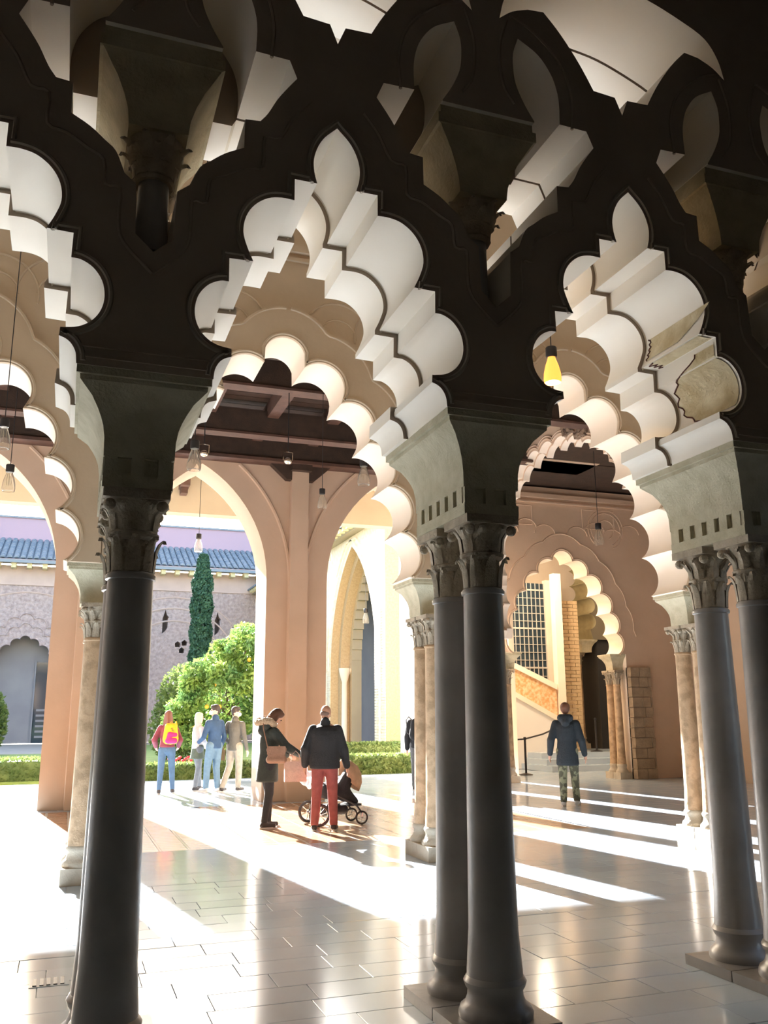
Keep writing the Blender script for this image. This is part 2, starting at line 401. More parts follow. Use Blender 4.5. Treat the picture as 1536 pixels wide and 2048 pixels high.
def column(x, y, label, group='stone columns', rt=.107, rb=.130, zc=2.15, zt=2.575, capw=.155, shaft='colstone', cap='capstone', rich=0, plinth=.17, base_h=.34, cols_name='marble_column', zb0=0, pl=True, ph=.15):
    t = thing(cols_name, label, 'column', (x, y, zb0), 0, group)
    g = G(); n = 9; pr = []
    for i in range(n+1):
        k = i/n; pr.append((rb+(rt-rb)*(k**.8), base_h+(zc-base_h)*k))
    pr = [(rb*1.08, base_h-.005), (rb*1.08, base_h+.02)] + [(r, z) for r, z in pr if z > base_h+.02] + [(rt*1.10, zc+.004), (rt*1.12, zc+.02), (rt*1.02, zc+.034)]
    g.lathe(pr, n=28); g.build('shaft', M[shaft], t, ang=50)
    g = G(); H = zt-zc-.03; z0 = zc+.03
    g.lathe([(rt*.94, z0), (rt*.93, z0+H*.18), (rt*.90, z0+H*.40), (rt*1.12, z0+H*.44), (rt*1.16, z0+H*.49), (rt*.98, z0+H*.53), (rt*1.05, z0+H*.7), (capw*.95, z0+H*.86), (capw*.98, z0+H*.9)], n=20)
    g.box((-capw, -capw, z0+H*.88), (capw, capw, z0+H))
    leafy(g, 0, 0, z0+H*.02, rt*.93, H*.42, 8, rt*.62, .045)
    leafy(g, 0, 0, z0+H*.5, rt*1.0, H*.34, 8, rt*.62, .05, pi/8)
    if rich: leafy(g, 0, 0, z0+H*.30, rt*.98, H*.5, 8, rt*.55, .07, pi/8)
    for i in range(4):   # corner volutes
        a = pi/4+i*pi/2; g.ball((capw*1.12*cos(a), capw*1.12*sin(a), z0+H*.80), .03, 8)
    g.build('capital', M[cap], t, ang=40)
    g = G(); bh = base_h-(ph if pl else 0); z = (ph if pl else 0)
    g.lathe([(rb*1.42, z), (rb*1.44, z+bh*.12), (rb*1.36, z+bh*.25), (rb*1.18, z+bh*.34), (rb*1.08, z+bh*.5), (rb*1.06, z+bh*.64), (rb*1.16, z+bh*.74), (rb*1.22, z+bh*.86), (rb*1.12, z+bh*.97), (rb*1.05, z+bh)], n=28)
    g.build('base', M['basestone' if shaft != 'colstone' else 'colstone'], t, ang=50)
    if pl:
        g = G(); g.box((-plinth-.02, -min(plinth+.02, .205), 0), (plinth+.02, min(plinth+.02, .205), ph)); g.build('plinth', M['basestone' if shaft != 'colstone' else 'colstone'], t, smooth=False)
    return t
A1 = near_arcade()
names1 = {-3: 'far out of frame at the left', -2: 'beyond the left edge'}
for k in KC:
    c = UM+(k+.5)*S1
    impost(c, A1)
    lab = {-3: 'dark shaded column of the near arcade, left of the frame', -2: 'dark shaded column of the near arcade, just left of the frame',
           -1: 'large dark column of the near arcade at left, standing against the glare', 0: 'large dark column of the near arcade near the centre, thicker front one of its pair',
           1: 'dark column of the near arcade at the right edge, front one of its pair'}[k]
    lab2 = {-3: 'rear dark column of the pair left of the frame', -2: 'rear dark column of the pair just left of the frame', -1: 'dark column hidden behind the large left column',
            0: 'thinner dark column of the near arcade standing behind the central front one', 1: 'dark column behind the front one at the right edge, rim lit on its left'}[k]
    if k >= -1 or True:
        column(c, 4.37, lab, rich=k == 1, base_h=.25, ph=.06, plinth=.235); column(c, 4.79, lab2, rich=k == 1, base_h=.25, ph=.06, plinth=.235)
# upper colonnettes standing in the forks of the bands
for k in KC:
    c = UM+(k+.5)*S1
    lab = {-3: 'left of frame, first', -2: 'left of frame, second', -1: 'at upper left', 0: 'at upper centre', 1: 'at upper right'}[k]
    t = thing('upper_colonnette', 'dark short colonnette with flared impost in the band fork '+lab, 'colonnette', (c, 0, 0), 0, 'upper colonnettes of the near arcade')
    for yy in (4.36, 4.80):
        g = G(); g.lathe([(.085, 3.86), (.080, 4.30)], 0, yy, 16); g.build('shaft', M['colstone'], t)
        g = G(); g.lathe([(.10, 4.262), (.11, 4.28), (.098, 4.30), (.105, 4.32), (.125, 4.37), (.145, 4.42), (.150, 4.46), (.148, 4.48), (.150, 4.51)], 0, yy, 16)
        leafy(g, 0, yy, 4.29, .10, .14, 8, .075, .07); leafy(g, 0, yy, 4.36, .12, .12, 8, .07, .065, pi/8); g.build('capital', M['capstone'], t, ang=40)
    g = G(); lv = [(4.50, .152), (4.58, .160), (4.66, .185), (4.74, .222), (4.80, .262), (4.86, .300), (4.865, .318), (4.93, .318), (4.935, .300), (4.988, .300)]
    vs = []
    for z, w in lv:
        f = (.318-w)*.55; vs += [(-w, 4.10+f, z), (w, 4.10+f, z), (w, 5.05-f, z), (-w, 5.05-f, z)]
    fs = [(3, 2, 1, 0)] + [(i*4+j, i*4+(j+1) % 4, i*4+4+(j+1) % 4, i*4+4+j) for i in range(len(lv)-1) for j in range(4)] + [tuple((len(lv)-1)*4+j for j in range(4))]
    g.add(vs, fs); g.build('impost_block', M['old2'], t, ang=28)
# weathered original plaster patches on the right bay, with the dark red outline
def patches():
    def at(i0, i1, y0, y1, nm, m, e=.004):
        l = bay(UM+S1)[::-1]          # from the right springing up to the apex
        q = offset(l[i0:i1], .0); n = len(q); g = G()
        seg = offset(q, -e)
        rows = [[(x, y0+(y1-y0)*t, z) for x, z in seg] for t in (0, .5, 1)]
        vs = [p for r in rows for p in r]; fs = [(r*n+i, r*n+i+1, (r+1)*n+i+1, (r+1)*n+i) for r in range(2) for i in range(n-1)]
        g.add(vs, fs); return g.build(nm, m, A1)
    return at
def soffit_patch():
    l = bay(UM+S1)[::-1]
    arc = [0]
    for i in range(1, len(l)): arc.append(arc[-1]+sqrt((l[i][0]-l[i-1][0])**2+(l[i][1]-l[i-1][1])**2))
    def P(s, y, e=.005):
        for i in range(1, len(l)):
            if arc[i] >= s: break
        t = (s-arc[i-1])/max(arc[i]-arc[i-1], 1e-6); x = l[i-1][0]+(l[i][0]-l[i-1][0])*t; z = l[i-1][1]+(l[i][1]-l[i-1][1])*t
        dx, dz = l[i][0]-l[i-1][0], l[i][1]-l[i-1][1]; L = sqrt(dx*dx+dz*dz) or 1
        return (x-dz/L*e, y, z+dx/L*e)
    def region(edge, nm):            # edge: list of (arc, y0, y1)
        g = G(); vs = []
        for s, a, b in edge:
            for t in (0, .25, .5, .75, 1): vs.append(P(s, a+(b-a)*t))
        n = len(edge); g.add(vs, [(i*5+j, i*5+5+j, i*5+6+j, i*5+1+j) for i in range(n-1) for j in range(4)])
        g.build(nm, M['old'], A1, fixn=False)
        line = [P(s, b, .006) for s, a, b in edge]
        g = G(); g.tube(line, .0055, 5); g.build('painted_outline', LINE, A1)
    i2 = next(i for i, p in enumerate(l) if p[1] > 3.29); s0 = arc[i2]
    i3 = next(i for i, p in enumerate(l) if p[1] > 3.76); s1 = arc[i3]
    n = 20
    region([(s0+.10+(s1-s0-.14)*k/n, 4.10, 4.14+.50*sin(pi*min(.97, .12+.9*k/n))**.6+.02*sin(k*1.7)) for k in range(n+1)], 'weathered_plaster')
    n = 8
    region([(s1+.015+.10*k/n, 4.10, 4.58+.03*sin(k*2.1)) for k in range(n+1)], 'weathered_plaster')
    i4 = next(i for i, p in enumerate(l) if p[1] > 3.80); s2 = arc[i4]
    region([(s2+.012*k, 4.30-.02*k, 4.62+.012*sin(k*1.9)) for k in range(15)], 'weathered_plaster')
LINE = mat('dark red painted line', (.10, .03, .02), .8)
soffit_patch()

# near room that the camera stands in
g = G(); g.box((-6.2, -5, 8.4), (5.2, 5.07, 8.6)); struct('ceiling', g, M['roomdark'], smooth=False)
g = G(); g.box((-6.4, -5.2, 0), (5.2, -5, 8.6)); struct('wall_back', g, M['roomdark'], smooth=False)
g = G(); g.box((-6.4, -5, 0), (-6.2, F0, 8.6)); struct('wall_left', g, M['roomdark'], smooth=False)
M['carved'] = mat('dark carved stucco', (.10, .085, .07), .85, (.05, .04, .035), 9, 1.0, 22, bdist=.05)
g = G(); g.box((4.42, -5, 0), (4.62, F0, 8.6)); struct('wall_right', g, M['carved'], smooth=False)
g = G(); g.box((UM-3.5*S1-3, 4.3, 0), (UM-3.5*S1-.28, R1, 8.6)); g.box((4.6, 4.3, 0), (14.4, R1, 8.6)); struct('wall_hall_near', g, M['face'], smooth=False)
# carved jamb with an engaged column at the right edge
t = thing('carved_jamb', 'dark carved stucco jamb with engaged colonnette at the right edge', 'jamb', (4.33, 4.0, 0))
g = G(); g.box((-.05, -.18, 0), (.12, .02, 3.0)); g.build('jamb_panel', M['carved'], t, smooth=False)
g = G(); g.lathe([(.085, .0), (.085, .3), (.07, .32), (.062, 2.3), (.09, 2.4), (.11, 2.7), (.13, 3.0)], -.03, -.2, 16); g.build('colonnette', M['carved'], t)
for z in (3.15, 3.75, 4.35):
    g = G()
    for i in range(7):
        for j in range(4):
            a = -.14+j*.085+(.04 if i % 2 else 0); g.tube([(-.06+.02, a, z+i*.07), (-.075, a+.03, z+.03+i*.07), (-.04, a+.05, z+.065+i*.07), (-.03, a+.01, z+.08+i*.07)], .012, 5)
    g.build('carved_scrolls', M['carved'], t)

# ================================================================== SECOND ARCADE (tan faces, pink cream soffits)
S2, U2 = 3.64, 2.05
G0, G1 = 9.1, 9.72
LOB2 = [(0, 5.43, .24), (.42, 5.13, .28), (.78, 4.71, .27), (1.03, 4.24, .28), (1.22, 3.75, .28), (1.33, 3.24, .27)]
def envelope(lobes, cz, a0, steps=150, grow=0, z_end=3.0):
    """half outline (a>=0) of a union of lobes seen from (0, cz), from the springing to the crown"""
    out = []
    for i in range(steps+1):
        th = a0+(pi/2-a0)*i/steps; d = (cos(th), sin(th)); best = 0
        for cx, z, r in lobes:
            r = r+grow
            for sx in (1, -1):
                px, pz = sx*cx, z-cz; b = px*d[0]+pz*d[1]; q = b*b-(px*px+pz*pz-r*r)
                if q >= 0: best = max(best, b+sqrt(q))
        if best > .15: out.append((max(0, best*d[0]), cz+best*d[1]))
    out[-1] = (0, out[-1][1])
    return [p for p in out if p[1] > z_end+.001]
def halfarch(lobes, cz, z_end, x_end, **k):
    e = envelope(lobes, cz, atan2(z_end-cz, x_end), z_end=z_end, **k); return [(x_end, z_end)]+e
H2 = halfarch(LOB2, 3.5, 3.0, 1.50)
B2 = dedupe(halfarch(LOB2, 3.5, 3.0, 1.80, grow=.34, steps=90))
K2 = (-2, -1, 0, 1, 2)
def second_arcade():
    A = thing('lobed_arcade', 'tan middle arcade of lobed arches with pink cream scalloped soffits', 'arcade')
    outer = [(U2+(K2[0]-.5)*S2-1.2, 3.0)]
    for k in K2: outer += dedupe(bay(U2+k*S2, H2))
    outer += [(14.2, 3.0), (14.2, 7.9), (outer[0][0], 7.9)]
    g = G(); g.plate(outer, [], G0, G1); g.build('arch_wall', [M['face2'], M['soffit2']], A)
    for k in K2:
        c = U2+k*S2
        g = G(); g.tube([(x, G0-.042, z) for x, z in offset(dedupe(bay(c, H2)), .03)[1:-1]], .016, 6); g.build('bead_moulding', M['face2'], A)
        # raised band: between the lobes and a lobed outer line
        inner = dedupe(bay(c, H2)); w = 1.815
        ou = [(max(-w, min(w, a)), z) for a, z in B2]; ou = [p for p in ou]
        left = [(c-a, z) for a, z in ou]; right = [(c+a, z) for a, z in ou[::-1][1:]]
        loop = dedupe(inner[::-1]+[(c-w+.002, 3.0)]+left[1:]+right[:-1]+[(c+w-.002, 3.0)])
        g = G(); g.plate(loop, [], G0-.04, G0+.01, 0, 0); g.build('raised_band', M['face2'], A)
        for half in (left, right):
            hq = [p for p in half if abs(p[0]-c) < w-.02]
            if len(hq) > 3: g = G(); g.tube([(x, G0-.045, z) for x, z in hq], .018, 5); g.build('band_bead', M['face2'], A)
        # interlacing ridges above
        for s in (-1, 1):
            q = []
            for i in range(7):
                a0 = .35+i*.34; cx, cz = c+s*(.9+.13*i*0), 5.2
            for j in range(3):
                cx = c+s*(.62+j*.62); cz = 5.75+.18*j-.28*j*j*.5; r = .42
                g = G(); g.tube([(cx+r*cos(a*pi/16), G0-.004, cz+r*sin(a*pi/16)) for a in range(-1, 18)], .014, 5); g.build('scallop_moulding', M['face2'], A)
                g = G(); g.tube([(cx+.22*cos(a*pi/12), G0-.004, cz+.22*sin(a*pi/12)) for a in range(0, 13)], .012, 5); g.build('scallop_moulding', M['face2'], A)
    g = G(); g.box((outer[0][0], G0-.07, 6.72), (14.2, G0+.01, 6.80)); g.box((outer[0][0], G0-.04, 6.62), (14.2, G0+.01, 6.66)); g.build('cornice', M['face2'], A, smooth=False)
    return A
A2 = second_arcade()
for k in range(-2, 3):
    c = U2+(k+.5)*S2
    impost(c, A2, 9.12, 9.74, zt=3.0, dent=False)
    place = {-2: 'out of view at far left', -1: 'at left beside the dark near column', 0: 'at centre', 1: 'at right', 2: 'hidden at far right'}[k]
    for yy, w in ((9.28, 'front'), (9.62, 'rear')):
        column(c, yy, 'warm brown stone column of the middle arcade '+place+', '+w+' of its pair', rt=.098, rb=.118, zc=2.24, zt=2.61, capw=.15, shaft='colwarm', rich=1, plinth=.155)
# hall between the two arcades
g = G(); g.box((-10, R1, 7.9), (14.4, 9.8, 8.05)); struct('ceiling_hall', g, M['ceil'], smooth=False)
g = G(); g.box((-10, 4.3, 0), (-9.8, 16.3, 8)); struct('wall_left_hall', g, M['face'], smooth=False)
g = G(); g.box((14.2, 5, 0), (14.4, 19.4, 8)); struct('wall_right_hall', g, M['pier'], smooth=False)

# ================================================================== PORTICO CEILING
def portico():
    g = G(); g.box((-9.8, 9.72, 6.95), (14.2, 16.4, 7.05)); c = struct('ceiling_portico', g, M['wood'], smooth=False)
    for y in [10.0+.21*i for i in range(30)]:
        g = G(); g.box((-6, y, 6.90), (8.2, y+.19, 6.95)); g.build('plank', M['wood'], c, smooth=False)
    for y in (10.1, 12.3, 14.6):
        b = G(); b.box((-9, y, 6.32), (8.25, y+.22, 6.74)); b.build('beam', M['wood'], c, smooth=False)
        b = G(); b.box((-9, y-.02, 6.28), (8.25, y+.24, 6.32)); b.build('beam_lit_underside', M['woodred'], c, smooth=False)  # paler strip puts the floor-lit underside into the timber colour
    b = G(); b.box((-9, 16.0, 6.30), (8.25, 16.75, 6.94)); b.build('wall_beam', M['wood'], c, smooth=False)
    b = G(); b.box((-9, 15.96, 6.24), (8.25, 16.8, 6.30)); b.build('wall_beam_lit_underside', M['woodred'], c, smooth=False)  # bottom edge of the wall beam, floor light given as a paler tone
    for x in [-3.6+1.1*i for i in range(11)]:
        b = G(); b.box((x, 9.75, 6.62), (x+.20, 16.0, 6.90)); b.build('joist', M['woodred'], c, smooth=False)
portico()

# ================================================================== COURTYARD PIER ARCADE (pointed arches)
S3 = 3.74; P0, P1 = 16.3, 17.25
def pointed(c, hw, h0, cx, n=14):
    r = hw+cx; top = sqrt(r*r-cx*cx); a1 = atan2(top, cx)
    R = [(c-cx+r*cos(a1*i/n), h0+r*sin(a1*i/n)) for i in range(n+1)]
    L = [(2*c-x, z) for x, z in R]
    return [(c-hw, 0)] + L + R[::-1][1:] + [(c+hw, 0)]
def piers():
    A = thing('pointed_arcade', 'rose plastered courtyard arcade of tall pointed arches under the dark beam', 'arcade')
    cs = [2.13+S3*k for k in (-3, -2, -1, 0, 1)]
    outer = [(-9.8, 0)]
    for c in cs: outer += pointed(c, 1.28, 4.0, 1.2)
    outer += [(8.12, 0), (8.12, 6.94), (-9.8, 6.94)]
    g = G(); g.plate(outer, [], P0, P1, 0, 0); g.build('arch_wall', M['pier'], A)
    for c in cs:
        l = pointed(c, 1.28+.44, 4.0, 1.2, 20)
        l = [p for p in l if p[1] < 6.22 and p[1] > .01]
        for s in (-1, 1):
            q = [p for p in l if (p[0]-c)*s > 0]
            if len(q) > 2:
                q = sorted(q, key=lambda p: p[1]); q = [(c+s*1.72, 0)]+q
                g = G(); g.tube([(max(-9.8, x), P0-.01, z) for x, z in q], .035, 6); g.build('rib_moulding', M['pier'], A)
    for k in range(-2, 3):
        c = .26+S3*k
        g = G(); g.box((c-.17, P0-.16, 0), (c+.17, P0+.05, 6.12)); g.build('pilaster', M['pier'], A, smooth=False)
        g = G()
        for s in (-1, 1):
            x = c+s*.17; vs = [(x, P0-.18, 5.95), (x+s*.10, P0-.18, 5.95), (x+s*.42, P0-.18, 6.24), (x, P0-.18, 6.24)]
            vs += [(a, P0-.02, z) for a, _, z in vs]; g.add(vs, [(0,1,2,3),(7,6,5,4),(0,4,5,1),(1,5,6,2),(2,6,7,3),(3,7,4,0)])
        g.box((c-.2, P0-.3, 6.12), (c+.2, P0, 6.24)); g.build('bracket', M['wood'], A, smooth=False)
    return A
A3 = piers()
# outer bay: yellow lintel wall carried by one pier, yellow ceiling
g = G(); g.box((-9.8, 21.35, 6.33), (10.9, 21.75, 9.2)); lw = struct('wall_outer_lintel', g, M['yellow'], smooth=False)
g = G(); g.box((-9.8, P1, 7.4), (10.9, 21.4, 7.55)); struct('ceiling_outer_bay', g, M['yellow'], smooth=False)
g = G(); g.box((-9.8, 16.3, 6.94), (10.9, 17.25, 7.4)); struct('wall_over_arcade', g, M['pier'], smooth=False)
t = thing('outer_pier', 'cream pier carrying the outer lintel, hidden behind the rose pier', 'pier', (5.12, 21.5, 0))
g = G(); g.box((-.2, -.18, 0), (.2, .18, 6.33)); g.build('pier_shaft', M['yellow'], t, smooth=False)
for x in (1.45, 2.35):  # blocks added in place of the shadows of beam ends
    t = thing('beam_end_shadow', 'brown block in place of a beam end shadow on the yellow lintel wall, '+('left' if x < 2 else 'right')+' one of two', 'bracket', (x, 21.35, 6.9))
    g = G(); g.box((-.11, -.5, 0), (.11, 0, .5)); g.box((-.08, -.3, -.15), (.08, 0, 0)); g.build('shadow_block', M['woodred'], t, smooth=False)

# ================================================================== LOBED CROSS ARCH at the end of the portico (plane x)
def cross_arch():
    A = thing('cross_arch', 'cream scalloped cross arch closing the portico end, seen obliquely at right', 'arch')
    c = 13.9; lob = []
    for i in range(9):
        th = radians(90-i*13); lob.append((2.15*cos(th), 4.55+1.62*sin(th)*1.0, .30))
    lob += [(2.12, 3.95, .30), (2.12, 3.45, .30)]
    h = halfarch(lob, 3.9, 3.0, 2.2, steps=200); b = dedupe(bay(c, h))
    def cut(l):       # toward the near side the arch dies into a plain lintel
        return [(9.75, 5.0), (c-2.3, 5.0)]+[p for p in l if p[0] > c or p[1] > 5.05]
    for x0, x1, gr in ((8.14, 8.30, 0), (8.30, 8.44, .04)):
        hh = halfarch(lob, 3.9, 3.0, 2.2, steps=200, grow=-gr) if gr else h
        outer = cut(dedupe(bay(c, hh)))+[(P0+.02, 3.0), (P0+.02, 6.9), (9.75, 6.9)]
        g = G(); g.plate(outer, [], x0, x1, 0, 1, plane='x'); g.build('arch_order', [M['pier'], M['soffit2']], A)
    b = cut(b)[2:]
    for d in (.05, .10):
        g = G(); g.tube([(8.13, y, z) for y, z in offset(b, d)[2:-2]], .018, 6); g.build('ring_moulding', M['pier'], A)
    # carved ogival panels over the crown
    for i in range(7):
        th = radians(54+i*12); y = c+2.15*cos(th)*1.0; z = 4.55+1.62*sin(th)+.52
        if z+.3 < 6.95:
            g = G(); pr = spline([(-.15, -.2), (-.2, .02), (-.12, .2), (0, .32), (.12, .2), (.2, .02), (.15, -.2)], 3)
            g.plate([(y+a, z+b2) for a, b2 in pr], [], 8.06, 8.15, 0, 0, plane='x'); g.build('carved_panel', M['carved2'], A)
    return A
M['carved2'] = mat('rough carved brown stucco', (.34, .24, .17), .9, (.16, .10, .07), 10, 1.0, 14, bdist=.12)
cross_arch()

# ================================================================== END PAVILION WALL with the lobed doorway
def pavilion():
    W2 = thing('doorway_wall', 'rose plaster wall with a scalloped horseshoe doorway and traced lobed outline', 'wall')
    c = 11.08; D0, D1 = 18.4, 19.0
    lob = [(0, 5.08, .27), (.40, 4.86, .27), (.76, 4.50, .28), (1.02, 4.06, .28), (1.20, 3.60, .28), (1.29, 3.14, .27)]
    h = halfarch(lob, 3.3, 2.9, 1.42); b = dedupe(bay(c, h))
    outer = [(8.32, 0), (9.45, 0), (9.45, 2.9)]+b+[(12.7, 2.9), (12.7, 0), (14.25, 0), (14.25, 6.9), (8.32, 6.9)]
    g = G(); g.plate(outer, [], D0, D1, 0, 1); g.build('wall_slab', [M['pier'], M['soffit2']], W2)
    g = G(); g.tube([(x, D0-.004, z) for x, z in offset(b, .04)[1:-1]], .018, 6); g.build('bead_moulding', M['pier'], W2)
    for gr, r in ((.42, .020),):
        hh = dedupe(halfarch(lob, 3.3, 3.3, 1.8, grow=gr, steps=90)); g = G(); g.tube([(x, D0-.006, z) for x, z in bay(c, hh)[1:-1]], r, 6); g.build('lobed_moulding', M['pier'], W2)
    # interlaced scallop tracery above
    for s in (-1, 1):
        for j in range(4):
            cx = c+s*(.45+.5*j); cz = 5.75+.12*(j % 2); g = G(); g.tube([(cx+.28*cos(a*pi/12), D0-.006, cz+.22*sin(a*pi/12)) for a in range(13)], .016, 5); g.build('scallop_moulding', M['pier'], W2)
    g = G(); g.box((8.35, D0-.10, 6.62), (14.2, D0+.02, 6.72)); g.box((8.35, D0-.06, 6.50), (14.2, D0+.02, 6.54)); g.build('cornice', M['pier'], W2, smooth=False)
    for x in (9.4, 11.7):
        g = G(); x1 = x+.9; z0, z1 = 5.95, 6.42
        for a in (((x, z0), (x1, z0)), ((x1, z0), (x1, z1)), ((x1, z1), (x, z1)), ((x, z1), (x, z0))): g.tube([(p[0], D0-.004, p[1]) for p in a], .014, 5)
        g.build('panel_moulding', M['pier'], W2)
    for r in (.24, .42, .50):
        g = G(); g.tube([(12.35+r*cos(a*pi/16), D0-.004, 5.95+r*sin(a*pi/16)) for a in range(-6, 22)], .016, 5); g.build('roundel_moulding', M['pier'], W2)
    impost(c-1.5, W2, 18.42, 18.98, zt=2.9, dent=False); impost(c+1.5, W2, 18.42, 18.98, zt=2.9, dent=False)
    column(c-1.5, 18.62, 'warm brown stone column at the left side of the scalloped doorway', rt=.09, rb=.11, zc=2.15, zt=2.52, capw=.14, shaft='colwarm', rich=1, plinth=.15)
    column(c+1.42, 18.56, 'slender warm column at the right of the scalloped doorway, nearer one', rt=.085, rb=.10, zc=2.15, zt=2.52, capw=.13, shaft='colwarm', rich=1, plinth=.14)
    column(c+1.42, 18.86, 'slender warm column at the right of the scalloped doorway, farther one', rt=.085, rb=.10, zc=2.15, zt=2.52, capw=.13, shaft='colwarm', rich=1, plinth=.14)
    # rough old masonry beside the right columns
    st = thing('masonry_pier', 'rough weathered stone pier right of the doorway columns', 'pier', (12.98, 18.36, 0)); rng = random.Random(5)
    for i in range(11):
        z = i*.235; x = -.28; 
        while x < .26:
            w = rng.uniform(.2, .34); w = min(w, .28-x+.001); e = rng.uniform(0, .035)
            if w > .05:
                b2 = G(); b2.box((x, -.10-e, z+.004), (x+w-.008, .08, z+.228)); b2.build('stone_block', M['masonry'], st, smooth=False)
            x += w
    # stair hall behind
    I = thing('inner_arch', 'olive shaded inner wall with a scalloped jamb seen through the doorway', 'arch')
    xr = 15.2; J0, J1 = 23.9, 25.0; zz = [6.3-.5*i for i in range(5)]
    zz = [z-.0 for z in zz]
    o = [(xr+.25, 3.75)]
    for z in zz[::-1]:
        o += [(xr+.12-.26*cos(a)*-1*-1, z+.245*sin(a)) for a in [(-80+i*16)*pi/180 for i in range(11)]]
    o = [(xr+.02+abs(x-xr-.12)*1.0, z) for x, z in o]
    g = G(); g.plate(dedupe(o+[(xr-.2, 6.6), (11.0, 6.6), (11.0, 6.88), (18.98, 6.88), (18.98, 3.75)]), [], J0, J1, 0, 1); g.build('wall_slab', [M['shadewall'], M['olive']], I)
    g = G(); g.box((xr+.32, J0+.1, .45), (18.98, J1, 3.75)); g.build('jamb', M['shadeblack'], I, smooth=False)  # black block fills the hall's dark part, its shade put into the colour
    impost(xr+.0, I, J0+.02, J1-.02, zt=3.75, dent=False)
    column(xr-.02, 24.6, 'single warm column under the olive scalloped jamb beyond the doorway', rt=.12, rb=.13, zc=2.50, zt=2.91, capw=.17, shaft='colwarm', rich=1, plinth=.17, zb0=.45)
    S = thing('marble_steps', 'pale low marble steps inside the doorway', 'steps', (0, 0, 0))
    for i in range(3):
        b2 = G(); b2.box((12.2+.1*i, 21.3+.45*i, .15*i), (18.98, 26.18, .15*(i+1))); b2.build('step', M['marble'], S, smooth=False)
    S = thing('dark_staircase', 'black stepped staircase silhouette in the shadowed hall', 'staircase')
    for i in range(9):
        b2 = G(); b2.box((16.05+.22*i, 23.2, .45), (16.27+.22*i, 23.86, 2.75-.2*i)); b2.build('step', M['shadeblack'], S, smooth=False)
    S = thing('stair_parapet', 'white stair wall with sloping orange carved band left of the doorway view', 'parapet')
    def slab(vs, y0, y1, nm, m):
        g = G(); g.plate(vs, [], y0, y1, 0, 0); g.build(nm, m, S, smooth=False)
    slab([(10.02, 0), (13.45, 0), (13.45, 1.30), (10.02, 3.04)], 23.0, 23.25, 'stair_wall', M['white'])
    slab([(10.02, 3.14), (13.45, 1.40), (13.45, 2.2), (10.02, 3.71)], 23.03, 23.2, 'carved_band', M['terracarve'])
    slab([(10.02, 3.01), (13.45, 1.27), (13.45, 1.42), (10.02, 3.16)], 22.95, 23.27, 'lower_coping', M['soffit2'])
    slab([(10.02, 3.69), (13.45, 2.18), (13.45, 2.34), (10.02, 3.85)], 22.97, 23.25, 'hand_coping', M['soffit2'])
    wn = thing('barred_window', 'tall dark window with fine white grid above the stair parapet', 'window', (13.35, 24.4, 3.1))
    g = G(); g.box((-.62, 0, -1.4), (.62, .05, 2.4)); g.build('pane', M['winglass'], wn, smooth=False)
    for i in range(9):
        g = G(); g.box((-.6+.15*i-.009, -.03, -1.4), (-.6+.15*i+.009, 0, 2.4)); g.build('bar', M['metalw'], wn, smooth=False)
    for i in range(15):
        g = G(); g.box((-.62, -.035, -1.2+.24*i), (.62, -.01, -1.182+.24*i+(.03 if i % 5 == 4 else 0))); g.build('bar', M['metalw'], wn, smooth=False)
    for s in (-1, 1):
        g = G(); g.box((s*.70-.08, -.12, -1.6), (s*.70+.08, .1, 2.5)); g.build('window_frame', M['soffit2'], wn, smooth=False)
    wp = thing('white_jamb_post', 'tall white jamb post between the stair window and the bricks', 'post', (13.62, 23.1, 0))
    g = G(); g.box((-.12, -.12, 0), (.12, .12, 5.6)); g.box((-.15, -.15, 0), (.15, .15, .3)); g.build('post_shaft', M['soffit2'], wp, smooth=False)
    bc = thing('brick_corner', 'buff brick corner pier right of the white jamb post', 'pier', (14.15, 23.5, 0))
    for i in range(40):
        g = G(); z = i*.11+.45
        for x0, x1 in (((-.34, -.02), (0, .34)) if i % 2 else ((-.34, -.19), (-.17, .17), (.19, .34))): g.box((x0, -.15, z+.005), (x1, .15, z+.104))
        g.build('brick_course', M['brick'], bc, smooth=False)
    for nm, p, q in (('wall_stair_back', (9.85, 26.2, 0), (19.2, 26.4, 6.9)), ('wall_stair_right', (19.0, 19.2, 0), (19.2, 26.2, 6.9)), ('wall_stair_left', (9.85, 19.0, 0), (10.0, 26.2, 6.9))):
        g = G(); g.box(p, q); struct(nm, g, M['soffit2'], smooth=False)
    g = G(); g.box((9.85, 19.0, 6.9), (19.2, 26.4, 7.1)); struct('ceiling_stair_hall', g, M['ceil'], smooth=False)
    g = G(); g.box((14.27, 19.0, 0), (19, 19.2, 7)); g.box((9.85, 22.1, -.2), (19, 26.4, -.01)); g.box((14.6, 19, -.2), (19, 22.1, -.01)); struct('floor_stair_hall', g, M['marble'], smooth=False)
    L = bpy.data.lights.new('stair_hall_lamp', 'POINT'); L.energy = 260; L.color = (1, .82, .60); L.shadow_soft_size = .3
    lo = bpy.data.objects.new('stair_hall_lamp', L); COL.objects.link(lo); lo.location = (11.6, 21.4, 5.6)
    g = G(); g.box((8.33, 16.42, 6.94), (14.2, 19.0, 7.02)); struct('ceiling_pavilion', g, M['wood'], smooth=False)
M['masonry'] = mat('weathered masonry', (.40, .30, .20), .9, (.28, .21, .14), 6, .6, 30)
M['shadewall'] = mat('shaded olive face', (.16, .135, .095), .9)  # darker copy of the olive plaster, shade put into the face colour
M['shadeblack'] = mat('shade black', (.025, .023, .022), .9)  # near-black tone holds the hall's shade on steps and jamb
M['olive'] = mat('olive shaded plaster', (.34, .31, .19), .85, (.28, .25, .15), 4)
M['terracarve'] = mat('orange carved terracotta', (.72, .36, .14), .8, (.88, .66, .42), 12, .8, 18)
M['winglass'] = mat('dark window pane', (.03, .05, .07), .1)
